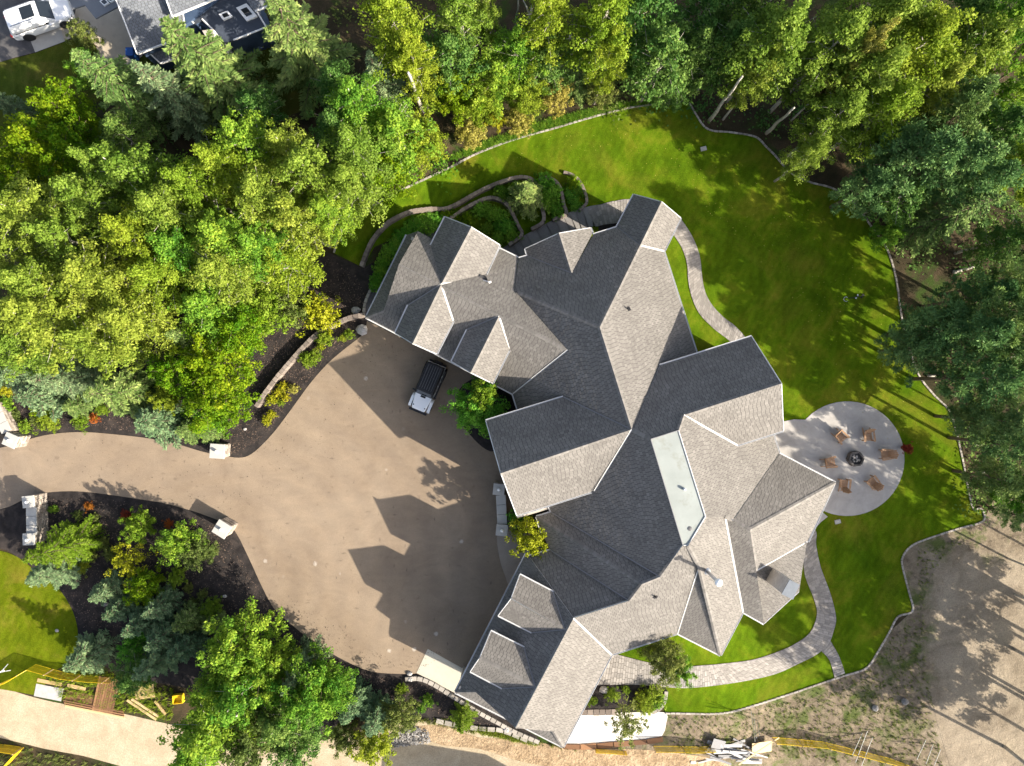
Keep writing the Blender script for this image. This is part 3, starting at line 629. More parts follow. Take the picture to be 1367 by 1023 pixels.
def along(key, a, b): return PL[key].at(*a), PL[key].at(*b)
EAVES = [('Gf', (488.5, 424), (684.5, 525.8)), ('Gb', (692, 344.5), (665.5, 331.3)), ('Gs', (488.5, 424), (543, 314)), ('Nl', (594.4, 289.5), (571.6, 335)), ('Nr', (667, 327), (647.2, 370)),
    ('D1l', (545, 407.6), (527.7, 444.7)), ('D1r', (605.4, 428), (582.6, 472.6)), ('D2l', (623.7, 440.4), (602.9, 482.8)), ('D2r', (680.9, 465), (657.6, 512)),
    ('Mc', (684.5, 525.8), (691, 546.6)), ('Mc', (732.5, 675), (736, 684)), ('Mb', (823.3, 303.5), (792, 313.5)), ('Mb', (704.3, 341.8), (692.8, 345)), ('B', (886.3, 335.8), (929.5, 470.5)),
    ('Pl', (846.3, 259.5), (823.6, 302.6)), ('Pr', (886.3, 335.8), (908.7, 291)), ('Ql', (701.4, 331.8), (704.3, 342)), ('Qr', (791, 312), (788, 304.2)),
    ('Cb', (752, 530), (648.5, 562)), ('Cf', (689.6, 688.4), (793, 655.6)), ('Ra', (1003.5, 449.5), (881, 488)), ('Rb', (984, 594.5), (1045.8, 575)), ('O', (1040.4, 605.7), (1032.4, 580.7)),
    ('U', (1115.2, 644.6), (1040.4, 605.7)), ('X', (1078, 723), (1115.2, 644.6)), ('Y', (991.8, 817.3), (1019.7, 833)), ('J', (961.8, 875), (991.8, 817.3)), ('K', (904.6, 845.8), (961.8, 875)),
    ('E', (816.5, 874), (904.6, 845.8)), ('V', (735, 734.6), (706, 742.3)), ('Su', (736, 684), (716.5, 690)), ('Sd', (716.5, 690), (723, 712)),
    ('Wl', (702, 739.7), (607.7, 924.2)), ('Wr', (751.8, 997.6), (816.5, 874)), ('Ws', (607.7, 924.4), (751.8, 997.8)),
    ('Eu', (738.6, 790.8), (693.8, 767.3)), ('Ed', (665.2, 821.6), (710, 844.3)), ('Fu', (699.7, 864.8), (655, 842.8)), ('Fd', (627.9, 896.4), (670.4, 918.7))]
for key, a, b in EAVES:
    pl = PL[key]; A, B = along(key, a, b); d = (B - A).normalized(); m = WMB(); off = pl.d * .05 + Vector((0, 0, -.02))
    ang = math.atan2(d.y, d.x); c = (A + B) / 2 + off; ln = (B - A).length
    m.box(c + Vector((0, 0, -.06)), (ln, .10, .10), ang); m.box(c + pl.d * .045, (ln, .02, .06), ang)
    m.build('gutter', M['gutter'], house)
# rake trims (sloping roof ends)
RAKES = [('Nl', (629.3, 303.5), (594.4, 289.5)), ('Nr', (629.3, 303.5), (667, 327)), ('D1l', (551, 458.9), (527.7, 444.9)), ('D1r', (551, 458.9), (582.6, 472.8)), ('D2l', (628.4, 497.7), (602.9, 483)), ('D2r', (628.4, 497.7), (657.6, 512.2)),
    ('Pl', (883, 269.4), (846.3, 259.5)), ('Pr', (883, 269.4), (908.7, 291)), ('Ql', (746, 311.5), (701.4, 331.8)), ('Qr', (746, 311.5), (788, 304.2)), ('Cb', (668.4, 632), (648.5, 562)), ('Cf', (668.4, 632), (689.6, 688.4)),
    ('Ra', (1043.2, 512.1), (1003.5, 449.5)), ('Rb', (1043.2, 512.1), (1045.8, 575)), ('X', (1009.5, 762), (1078, 723)), ('Y2', (1019.7, 833), (1066.7, 790)), ('Eu', (682, 799.6), (693.8, 767.3)), ('Ed', (682, 799.6), (665.2, 821.6)), ('Fu', (640.3, 878.3), (655, 842.8)), ('Fd', (640.3, 878.3), (627.9, 896.4))]
for key, a, b in RAKES:
    A, B = along(key, a, b); m = WMB(); m.tube([A + Vector((0, 0, -.02)), B + Vector((0, 0, -.02))], .045 if key != 'X' else .07, 5); m.build('rake_trim', M['gutter'], house)
# valley metal
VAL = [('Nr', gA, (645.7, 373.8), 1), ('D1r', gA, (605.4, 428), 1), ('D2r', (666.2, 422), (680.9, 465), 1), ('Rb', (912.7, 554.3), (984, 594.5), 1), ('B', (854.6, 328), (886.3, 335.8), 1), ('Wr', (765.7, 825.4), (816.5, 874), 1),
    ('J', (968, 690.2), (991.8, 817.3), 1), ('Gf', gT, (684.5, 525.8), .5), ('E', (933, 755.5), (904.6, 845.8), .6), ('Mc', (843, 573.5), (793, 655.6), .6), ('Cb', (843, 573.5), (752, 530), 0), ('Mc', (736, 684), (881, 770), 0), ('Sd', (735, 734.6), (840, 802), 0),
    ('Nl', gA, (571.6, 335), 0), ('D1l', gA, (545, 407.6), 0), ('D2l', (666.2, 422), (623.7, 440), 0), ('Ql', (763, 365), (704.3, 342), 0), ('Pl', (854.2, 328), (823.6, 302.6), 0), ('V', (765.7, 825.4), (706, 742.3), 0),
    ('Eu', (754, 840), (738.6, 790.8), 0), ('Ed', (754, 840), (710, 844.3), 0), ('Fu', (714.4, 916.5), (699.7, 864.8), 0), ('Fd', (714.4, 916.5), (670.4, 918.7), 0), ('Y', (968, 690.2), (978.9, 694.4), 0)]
for key, a, b, w in VAL:
    A, B = along(key, a, b); d = (B - A).normalized(); s = Vector((-d.y, d.x, 0)).normalized() * (.065 if w == 1 else .045); up = Vector((0, 0, .055))
    rise = Vector((0, 0, .03)); m = WMB()
    m.add([A + up, B + up, B + s + up + rise, A + s + up + rise], [(0, 1, 2, 3)]); m.add([A + up, B + up, B - s + up + rise, A - s + up + rise], [(3, 2, 1, 0)])
    m.build('valley_flashing', M['flash'] if w else M['flash_shaded'], house)  # pale metal where sunlit, the darker copy where shaded
# ridge and hip caps
RID = [('Gf', gR0, gT, .75), ('Nl', (629.3, 303.5), gA, .75), ('D1l', (551, 458.9), gA, .75), ('D2l', (628.4, 497.7), (666.2, 422), .75), ('Mb', (800.5, 437.2), (692, 391), .5), ('B', (800.5, 437.2), (854.4, 328), .5), ('B', (800.5, 437.2), (843, 573.5), .75),
    ('Pl', (883, 269.4), (854.4, 328), .75), ('Ql', (746, 311.5), (763, 365), .75), ('Cb', (668.4, 632), (843, 573.5), .75), ('Ra', (912.7, 554.3), (1043.2, 512.1), .75), ('Mc', (843, 573.5), (868, 586), .5), ('O', (906, 574), (912.7, 554.3), .5), ('U', (978.9, 694.4), (1001, 707.5), .75), ('U', (1001, 707.5), (1115.2, 644.6), .5), ('O', (968, 690.2), (978.9, 694.4), .4),
    ('X', (1001, 707.5), (1009.5, 762), .5), ('U', (978.9, 694.4), (1040.4, 605.7), -.5), ('J', (933, 755.5), (961.8, 875), .5), ('V', (765.7, 825.4), (840, 802), .75), ('E', (840, 802), (857, 779.6), .5), ('E', (857, 779.6), (881, 770), .75), ('Mc', (881, 770), (911, 728.7), .4), ('Sd', (716.5, 690), (857, 779.6), .5), ('J', (918.6, 728.6), (933, 755.5), .4),
    ('Wl', (765.7, 825.4), (688, 972), .75), ('Wl', (607.7, 924.2), (634.5, 923.8), .5), ('Wr', (739.3, 976.6), (751.8, 997.6), .5), ('Gf', gKf, (488.5, 424), .5), ('Eu', (682, 799.6), (754, 840), .75), ('Fu', (640.3, 878.3), (714.4, 916.5), .75)]
for key, a, b, sl in RID:
    A, B = along(key, a, b)
    if sl < 0: continue
    d = B - A; ln = d.length; n = max(2, int(ln / .2)); s = Vector((-d.y, d.x, 0)).normalized() * .15; m = WMB()
    for i in range(n):
        p = A + d * (i / n); q = A + d * ((i + .97) / n); u0 = Vector((0, 0, .045)); u1 = Vector((0, 0, .062)); dz = Vector((0, 0, -.15 * sl)); t = random.uniform(.3, 1)
        m.add([p + u0, q + u1, q + s + dz + u1, p + s + dz + u0], [(0, 1, 2, 3)], 0, t); m.add([p + u0, q + u1, q - s + dz + u1, p - s + dz + u0], [(3, 2, 1, 0)], 0, t)
    m.build('ridge_caps', M['shingle'], house, kind='stuff')

# walls under the eaves and gable ends
for key, a, b in EAVES:
    if key in ('D1l', 'D1r', 'D2l', 'D2r', 'Eu', 'Ed', 'Fu', 'Fd', 'Gs', 'Ws', 'Y'): continue
    pl = PL[key]; A, B = along(key, a, b); d = (B - A).normalized(); ln = (B - A).length; ins = -pl.d * .5; top = A.z + .12; c = (A + B) / 2 + ins
    m = WMB(); m.box((c.x, c.y, (top - 2.6) / 2), (ln - .3 if ln > 1 else ln, .25, top + 2.6), math.atan2(d.y, d.x)); m.build('wall', M['stucco'], house)
def gable(kl, kr, ridge, l, r, ins, zb):
    A = PL[kl].at(*ridge); Lp = PL[kl].at(*l); Rp = PL[kr].at(*r); e = (Rp - Lp); e.z = 0; e.normalize(); n = Vector((-e.y, e.x, 0))
    i3 = Vector(ins) * .45; dz = Vector((0, 0, -.3)); m = WMB(); k = .3
    pts = [Lp + e * k, Rp - e * k]; tops = [Lp + e * k, A, Rp - e * k]
    f = [Vector((pts[0].x, pts[0].y, zb)) + i3, Vector((pts[1].x, pts[1].y, zb)) + i3, tops[2] + i3 + dz, tops[1] + i3 + dz, tops[0] + i3 + dz]
    bk = [p + Vector(ins) * .25 for p in f]
    m.add(f + bk, [(0, 1, 2, 3, 4), (9, 8, 7, 6, 5)] + [(i, 5 + i, 5 + (i + 1) % 5, (i + 1) % 5) for i in range(5)])
    w = m.build('gable_wall', M['stone'] if zb < 1 else M['stucco'], house)
    # window with frame in the gable
    c = (f[0] + f[1]) / 2; c.z = max(zb + 1.2, A.z - 3.0); ang = math.atan2(e.y, e.x); t = WMB(); t.box(c - Vector(ins) * .03, (1.3, .12, 1.2), ang); wf = t.build('window', M['fascia'], w)
    t = WMB(); t.box(c - Vector(ins) * .06, (1.1, .12, 1.0), ang); t.name = 0
    o = t.build('pane', M['glass'], house); o.parent = wf
def dv(d): return Vector((d[0], -d[1], 0))
gable('Nl', 'Nr', (629.3, 303.5), (594.4, 289.5), (667, 327), dv(vx), -2.5)
gable('D1l', 'D1r', (551, 458.9), (527.7, 444.9), (582.6, 472.8), dv(neg(vx)), 2.8)
gable('D2l', 'D2r', (628.4, 497.7), (602.9, 483), (657.6, 512.2), dv(neg(vx)), 2.8)
gable('Pl', 'Pr', (883, 269.4), (846.3, 259.5), (908.7, 291), dv(vx), -2.5)
gable('Ql', 'Qr', (746, 311.5), (701.4, 331.8), (788, 304.2), dv(bx_), -2.5)
gable('Cb', 'Cf', (668.4, 632), (648.5, 562), (689.6, 688.4), dv(ax_), 0)
gable('Ra', 'Rb', (1043.2, 512.1), (1003.5, 449.5), (1045.8, 575), dv(neg(ax_)), -2.5)
gable('Eu', 'Ed', (682, 799.6), (693.8, 767.3), (665.2, 821.6), dv(ux), 3.5)
gable('Fu', 'Fd', (640.3, 878.3), (655, 842.8), (627.9, 896.4), dv(ux), 3.5)
# end walls of the two garage wings, bay wall, inner walls
def wallseg(a, b, z0, z1, w=.25):
    A, B = P(*a, z1), P(*b, z1); d = B - A; m = WMB(); m.box(((A.x + B.x) / 2, (A.y + B.y) / 2, (z0 + z1) / 2), (d.length, w, z1 - z0), math.atan2(d.y, d.x)); return m.build('wall', M['stucco'], house)
wallseg((992, 806), (1004, 813), -2.6, 3.3); wallseg((499, 424), (549, 318), -.5, 3.5); wallseg((549, 318), (596, 334), -2.5, 4.8); wallseg((613, 918), (745, 986), -.6, 3.8); wallseg((694, 548), (752, 531), 0, 3.7)
wallseg((1012, 816), (1052, 784), -2.6, 2.75); wallseg((1058, 785), (1066, 732), -2.6, 2.6); wallseg((690, 690), (735, 677), 0, 3.6)
for key, a, b in (('Y', (1009.5, 762), (1019.7, 833)), ('X', (1009.5, 762), (1078, 723))):   # cheek walls above the low side roof
    A, B = along(key, a, b); ins = Vector((-.12, .08, 0)); m = WMB(); dz = Vector((0, 0, -.22)); B = A.lerp(B, .8); lo = [Vector((p.x, p.y, 3.1)) + ins for p in (A, B)]
    m.add(lo + [B + ins + dz, A + ins + dz], [(0, 1, 2, 3)]); m.build('wall', M['stucco'], house)
for kl, kr, rp_, l_, r_, d in (('Wl', 'Wr', (688, 972), (634.5, 923.8), (739.3, 976.6), vx), ('Gb', 'Gf', gR0, gKb, gKf, neg(ux))):   # small gable walls above the end skirts
    sh_ = -Vector((d[0], -d[1], 0)) * 1.0 + Vector((0, 0, -.75)); q = [PL[kl].at(*l_) + sh_ - Vector((0, 0, .5)), PL[kr].at(*r_) + sh_ - Vector((0, 0, .5)), PL[kr].at(*r_) + sh_, PL[kl].at(*rp_) + sh_, PL[kl].at(*l_) + sh_]
    m = WMB(); bk = [p + sh_.normalized() * .15 for p in q]; m.add(q + bk, [(0, 1, 2, 3, 4), (9, 8, 7, 6, 5)] + [(i, 5 + i, 5 + (i + 1) % 5, (i + 1) % 5) for i in range(5)]); m.build('gable_wall', M['stucco'], house)
for t in (.2, .5, .8):                                       # garage doors under the dormers
    A, B = PL['Gf'].at(488.5, 424), PL['Gf'].at(684.5, 525.8); c = A.lerp(B, t) - PL['Gf'].d * .36; d = B - A; m = WMB(); m.box((c.x, c.y, 1.2), (2.9, .08, 2.4), math.atan2(d.y, d.x)); g = m.build('garage_door', M['wood'], house)
    for k in range(4):
        m = WMB(); q = c + PL['Gf'].d * .05; m.box((q.x, q.y, .32 + k * .59), (2.8, .04, .54), math.atan2(d.y, d.x)); m.build('door_panel', M['wood'], g)
for t in (.25, .65):
    A, B = PL['Wl'].at(702, 739.7), PL['Wl'].at(607.7, 924.2); c = A.lerp(B, t) - PL['Wl'].d * .36; d = B - A; m = WMB(); m.box((c.x, c.y, 1.2), (3.2, .08, 2.4), math.atan2(d.y, d.x)); m.build('garage_door', M['wood'], house)

# chimney, flue, dish, vents
tz = 7.15; cq = [P(1053.8, 775, tz), P(1066, 781, tz), P(1058, 799, tz), P(1044, 792.5, tz)]
m = WMB(); m.prism([(p.x, p.y) for p in cq][::-1], -2.5, tz, 0); ch = m.build('chimney', M['plywood'], house)
cc = sum(cq, Vector()) / 4; m = WMB(); m.prism([((p.x - cc.x) * 1.1 + cc.x, (p.y - cc.y) * 1.1 + cc.y) for p in cq][::-1], tz + .004, tz + .07); m.build('chimney_cap', M['capmetal'], ch)
fb = PL['J'].at(943.5, 762.5); m = WMB(); m.tube([fb, fb + Vector((0, 0, 2.75))], .125, 14); fl = m.build('flue_pipe', M['metal'], house, smooth=True)
m = WMB(); m.lathe(fb + Vector((0, 0, 2.7)), [(.14, 0), (.25, .03), (.27, .2), (.22, .27), (.05, .33)], 16); m.build('flue_cap', M['white'], fl, smooth=True)
m = WMB(); m.lathe(fb + Vector((0, 0, -.2)), [(.3, 0), (.26, .28), (.14, .4)], 14); m.build('storm_collar', M['metal'], fl)
for key, p in (('B', (838.5, 413)), ('E', (874.5, 796))):
    q = PL[key].at(*p); m = WMB(); m.tube([q, q + Vector((0, 0, .4))], .06, 8); m.box(q + Vector((0, 0, .01)), (.34, .3, .05), .4); m.build('vent_pipe', M['black'], house)
q = PL['Nr'].at(645, 375) + Vector((0, 0, .35)); m = WMB(); M0 = Matrix.Rotation(R(8), 3, 'X') @ Matrix.Rotation(R(-14), 3, 'Y')
rings = [(0.0, 0.0), (.15, .02), (.28, .06), (.38, .11)]; vs_ = []; fs_ = []
for r, z in rings: vs_ += [q + M0 @ Vector((r * math.cos(k * .3927), r * math.sin(k * .3927), z)) for k in range(16)]
for i in range(3): fs_ += [(i * 16 + k, i * 16 + (k + 1) % 16, (i + 1) * 16 + (k + 1) % 16, (i + 1) * 16 + k) for k in range(16)]
m.add(vs_, fs_); m.tube([q, q + Vector((.28, -.28, .05)), q + Vector((.3, -.3, -.45))], .035, 6)
sd = m.build('satellite_dish', M['dishgrey'], house)
m = WMB(); m.tube([q + Vector((.0, 0, .06)), q + Vector((.52, -.2, .28))], .03, 6); m.box(q + Vector((.54, -.2, .3)), (.2, .12, .12), .4); m.build('receiver_arm', M['white'], sd)

# ------------------------------------------------------------------ stone edgings and retaining walls
def stone_run(name, label, cat, pts, w, h, ln, mat, group=None, base=0.0, top=None, limit=290, joint=.02, core=None, jit=.012, off=0.0, tier=1):
    W = [G(x, y, 0) for x, y in pts]; L_ = [0.0]
    for a, b in zip(W, W[1:]): L_.append(L_[-1] + (b - a).length)
    tot = L_[-1]; n = max(2, int(tot / ln)); n = min(n, limit); st = tot / n
    root = empty(name, W[len(W) // 2], label, cat, group)
    def at(s):
        s = max(0, min(tot - 1e-6, s)); i = next(k for k in range(len(L_) - 1) if L_[k + 1] > s); t = (s - L_[i]) / max(1e-6, L_[i + 1] - L_[i]); return W[i].lerp(W[i + 1], t)
    for r in range(tier):
        for k in range(n):
            a = at((k + (.5 if r % 2 else 0)) * st + joint / 2); b = at((k + 1 + (.5 if r % 2 else 0)) * st - joint / 2)
            if (b - a).length < .05: continue
            d = b - a; ang = math.atan2(d.y, d.x); c = (a + b) / 2; hh = h / tier
            m = MB(); z = random.uniform(-jit, jit)
            m.box((0, 0, 0), (d.length, w * random.uniform(.93, 1.05), hh + .02), 0, 0, .97, random.random())
            o = m.build('stone', mat, root); wz = W[0]
            o.location = (c.x - root.location.x, c.y - root.location.y, c.z + off + (r + .5) * hh + z - root.location.z); o.rotation_euler = (0, 0, ang + random.uniform(-.02, .02))
    return root
stone_run('lawn_kerb', 'long low pale block kerb edging the whole rear lawn', 'kerb', spline(KERB, 4), .15, .11, .42, M['kerb'], limit=285, joint=.035)
RW = 'curved block retaining walls around the garden beds'
stone_run('retaining_wall', 'longest curved block wall between the lawn and the bed behind the garage', 'retaining wall', spline([(484, 357), (497, 325), (515, 303), (530, 293), (548, 285), (575, 281), (594, 281), (610, 275), (640, 258), (665, 247), (690, 239.5), (705, 240), (715, 247), (721, 262), (724, 280), (725, 298), (709, 308)], 5), .31, .60, .42, M['blockstone'], RW, joint=.015)
stone_run('retaining_wall', 'inner curved block wall ending beside the foot of the dark garden steps', 'retaining wall', spline([(600, 296), (614, 286), (628, 277), (651, 267), (667, 269), (679, 278), (686, 291), (692, 304), (697, 316), (679, 329)], 5), .29, .7, .42, M['blockstone'], RW, joint=.015)
stone_run('retaining_wall', 'third block wall curling round the dark green shrubs by the steps', 'retaining wall', spline([(719, 242), (728, 239), (738, 242), (746, 250), (750, 262), (752, 276), (756, 288), (737, 295)], 5), .28, .55, .42, M['blockstone'], RW, joint=.015)
stone_run('retaining_wall', 'shortest block wall at the sunny end of the terraced beds', 'retaining wall', spline([(752, 231), (763, 234), (772, 241), (780, 256), (783, 272), (773, 281)], 5), .24, .28, .42, M['blockstone'], RW, joint=.015)
stone_run('retaining_wall', 'tan block wall in the bark mulch running from the garage corner down the driveway bed', 'retaining wall', spline([(346, 543), (354, 530), (362, 519), (375, 502), (392, 482), (410, 462), (427, 446), (446, 435.5), (467, 426), (487, 421.5)], 5), .34, .75, .42, M['blockstone'], RW, joint=.02)
stone_run('stone_border', 'rough stone border running along the garage wall below the concrete pad', 'stone border', spline([(541, 906), (560, 905), (580, 913), (605, 929), (640, 950), (680, 972), (720, 990)], 4), .35, .22, .5, M['kerb'], joint=.05, jit=.03)
stone_run('stone_border', 'broken stone edge between the lower mulch bed and the sandy bank', 'stone border', spline([(582, 961), (605, 966), (640, 972), (670, 974), (700, 986), (716, 991)], 4), .4, .15, .7, M['kerb'], joint=.1, jit=.03)
stone_run('stone_border', 'curved kerb at the right end of the small planter bed', 'stone border', spline([(889, 922), (887, 936), (880, 946), (870, 951)], 4), .3, .16, .4, M['kerb'], joint=.03)
stone_run('slab_edge', 'thin tan stone strip between the planter bed and the white slab', 'stone border', [(776, 950.5), (800, 950.5), (824, 950)], .5, .12, .5, M['blockstone'], joint=.03)
stone_run('stone_border', 'dark timber edge along the lower side of the white slab', 'edging', spline([(752, 996), (780, 996.5), (820, 993), (860, 990), (885, 986)], 3), .45, .12, 1.3, M['brownboard'], joint=.03)
stone_run('stone_border', 'narrow stone edge wrapped tightly round the back corner of the garage', 'stone border', spline([(486, 424), (488, 405), (499, 380), (515, 352), (529, 330), (543, 312), (560, 301), (583, 294)], 5), .22, .25, .4, M['kerb'], joint=.03)
# garden steps in the shade of the house
st = empty('garden_steps', G(735, 300), 'dark grey slab steps descending between the house and the terraced beds', 'steps')
sp = spline([(676, 344), (690, 336), (709, 325), (735, 311), (757, 300), (772, 294), (790, 289), (803, 287)], 4)
wp = [G(*p) for p in sp]
for k in range(0, len(wp) - 2, 2):
    a, b = wp[k], wp[k + 2]; c = (a + b) / 2; d = b - a; m = WMB()
    m.box((c.x, c.y, max(a.z, b.z) - .02), (d.length + .06, 1.75, .2), math.atan2(d.y, d.x), 0, 1, random.random()); o = m.build('step', M['paver_grey'], st)

# ------------------------------------------------------------------ plants
def newmesh(name, v, f, tint, mats, mi=None):
    me = bpy.data.meshes.new(name); v = np.asarray(v, np.float32).reshape(-1, 3); f = np.asarray(f, np.int32)
    me.vertices.add(len(v)); me.vertices.foreach_set('co', v.ravel()); k = f.shape[1]
    me.loops.add(f.size); me.loops.foreach_set('vertex_index', f.ravel()); me.polygons.add(len(f))
    me.polygons.foreach_set('loop_start', np.arange(0, f.size, k, dtype=np.int32))
    for m in mats: me.materials.append(m)
    at = me.attributes.new('tint', 'FLOAT', 'FACE'); at.data.foreach_set('value', np.asarray(tint, np.float32))
    me.update(calc_edges=True); return me
def unit(a): return a / np.maximum(1e-6, np.linalg.norm(a, axis=-1, keepdims=True))
def leaves(cent, nrm, size, tint, aspect=.62, along_=None):
    n = len(cent); r = RNG.normal(size=(n, 3)) if along_ is None else along_
    nrm = unit(nrm); t = unit(r - nrm * (r * nrm).sum(1, keepdims=True)); b = np.cross(nrm, t); s = size[:, None]
    droop = nrm * s * .18
    v = np.stack([cent - t * s - droop, cent - b * s * aspect, cent + t * s - droop, cent + b * s * aspect], 1)
    return v.reshape(-1, 3), np.arange(4 * n).reshape(n, 4), tint
def branch_mesh(name, trunk, limbs, mat):
    m = MB(); m.tube(trunk[0], trunk[1], 8)
    for p, r in limbs: m.tube(p, r, 5, cap=False)
    return m.mesh(name, mat, True)
def broad(seed, h, r, cb=.35, nb=30, cl=5, nl=46, ls=.13, spread=.52, shape='egg', trunk_r=.14, bark='bark', lean=0.0, flat=.6):
    """a deciduous tree: tapered trunk, limbs, and leaves set in clumps along the limbs"""
    global RNG; RNG = np.random.default_rng(seed); rd = random.Random(seed)
    bend = [(rd.uniform(-.25, .25) * h / 10, rd.uniform(-.25, .25) * h / 10) for _ in range(4)]
    def tp(t): return np.array([bend[0][0] * math.sin(t * 3) + bend[1][0] * t, bend[0][1] * math.sin(t * 3 + 1) + bend[1][1] * t, t * h])   # gentle bend
    trunk = ([tp(.93 * i / 8) for i in range(9)], [trunk_r * (1 - .88 * (i / 8)) + .015 for i in range(9)])
    limbs = []; cents = []; csz = []; ct = []
    for k in range(nb):
        u = (k + .5) / nb; t = cb + (1 - cb) * u * .97; a = k * 2.39996 + rd.uniform(-.4, .4)
        if shape == 'egg': prof = math.sin(math.pi * min(1, (u * .86 + .16))) ** .7
        elif shape == 'round': prof = math.sqrt(max(0, 1 - (1.55 * u - .62) ** 2)) if abs(1.55 * u - .62) < 1 else .2
        else: prof = (1 - u) ** .6
        rr = r * prof * rd.uniform(.65, 1.12); up = rd.uniform(.25, .7)
        p0 = tp(t * .92); d = np.array([math.cos(a), math.sin(a), up]); d2 = np.array([math.cos(a + rd.uniform(-.4, .4)), math.sin(a + rd.uniform(-.4, .4)), up * .4])
        p1 = p0 + d * rr * .5; p2 = p1 + d2 * rr * .55
        limbs.append(([p0, p1, p2], [trunk_r * .33 * (1 - .6 * u), trunk_r * .2 * (1 - .6 * u), .012]))
        tb = rd.gauss(.5, .16)
        for j in range(cl):
            s = (j + 1) / cl; q = p0 + (p1 - p0) * min(1, s * 2) if s < .5 else p1 + (p2 - p1) * (s - .5) * 2
            if s < .3 and rr > .8: continue
            q = q + np.array([rd.gauss(0, 1), rd.gauss(0, 1), rd.gauss(0, .6)]) * r * .10
            cents.append(q); csz.append(spread * rd.uniform(.7, 1.25) * (.65 + .35 * prof)); ct.append(tb + rd.gauss(0, .10))
    top = tp(1.0)
    for j in range(5): cents.append(top + np.array([rd.gauss(0, .2), rd.gauss(0, .2), -.35 * j]) * 1.0); csz.append(spread * .75); ct.append(.6)
    cents = np.array(cents); csz = np.array(csz); ct = np.array(ct); n = len(cents) * nl
    idx = np.repeat(np.arange(len(cents)), nl); dirs = unit(RNG.normal(size=(n, 3))); rad = RNG.random(n) ** .45
    off = dirs * rad[:, None] * csz[idx][:, None]; off[:, 2] *= flat
    pos_ = cents[idx] + off; nrm = dirs * .8 + np.array([0, 0, .45]) + RNG.normal(size=(n, 3)) * .6
    size = ls * RNG.uniform(.6, 1.3, n); tint = np.clip(ct[idx] + RNG.normal(0, .17, n), 0, 1)
    return branch_mesh('trunk', trunk, limbs, M[bark]), newmesh('crown', *leaves(pos_, nrm, size, tint), [L['green']])
def conifer(seed, h, r, cb=.06, layers=22, per=9, tw=12, nl=.17, bark='barkdark', droop=.25, pine=False, dens=1.0):
    """a conifer: whorled boughs, each a feather of needle sprays, ragged at the rim"""
    global RNG; RNG = np.random.default_rng(seed); rd = random.Random(seed); limbs = []; cen = []; nr = []; al = []; sz = []; ti = []
    for k in range(layers):
        u = k / (layers - 1); z = h * (cb + (1 - cb) * (u ** .92)) * .985; rr0 = r * (1 - u) ** .82 + .12; n = max(4, int(per * (1 - .45 * u)))
        for j in range(n):
            a = 6.283 * (j + rd.random() * .7) / n + k * 1.1; rr = rr0 * rd.uniform(.62, 1.12); d = np.array([math.cos(a), math.sin(a), 0.]); side = np.array([-d[1], d[0], 0.])
            p0 = np.array([0, 0, z]); end = p0 + d * rr + np.array([0, 0, -droop * rr * (1 - u) + .10 * rr * u]); limbs.append(([p0, (p0 + end) / 2 + np.array([0, 0, .04 * rr]), end], [.03, .02, .006]))
            tb = rd.gauss(.45, .14); m = max(4, int(tw * rr / r * 1.25 * dens) + 3)
            for i in range(m):
                s = .12 + .9 * (i + rd.random()) / m; base = p0 + (end - p0) * s; wdt = rr * .36 * (1.12 - s) + .08
                for sg in (-1, 1):
                    for e in range(2):
                        ln = wdt * rd.uniform(.5, 1.1); q = (d * .75 + side * sg * rd.uniform(.6, 1.1) + np.array([0, 0, rd.uniform(-.25, .3)])); q /= np.linalg.norm(q)
                        cen.append(base + q * ln * (.35 + .5 * e)); al.append(q); nr.append(np.array([rd.gauss(0, .45), rd.gauss(0, .45), 1.0])); sz.append(nl * rd.uniform(.7, 1.25)); ti.append(tb + rd.gauss(0, .13) + .22 * (s - .5))
    for i in range(26): cen.append(np.array([rd.gauss(0, .06), rd.gauss(0, .06), h * (1 - .06 * rd.random())])); al.append(np.array([rd.gauss(0, .5), rd.gauss(0, .5), 1])); nr.append(np.array([rd.gauss(0, 1), rd.gauss(0, 1), .3])); sz.append(nl * .9); ti.append(.6)
    trunk = ([(0, 0, h * i / 6) for i in range(7)], [(.018 * h) * (1 - .93 * i / 6) + .01 for i in range(7)])
    return branch_mesh('trunk', trunk, limbs, M[bark]), newmesh('crown', *leaves(np.array(cen), np.array(nr), np.array(sz), np.clip(np.array(ti), 0, 1), .34, np.array(al)), [L['spruce']])
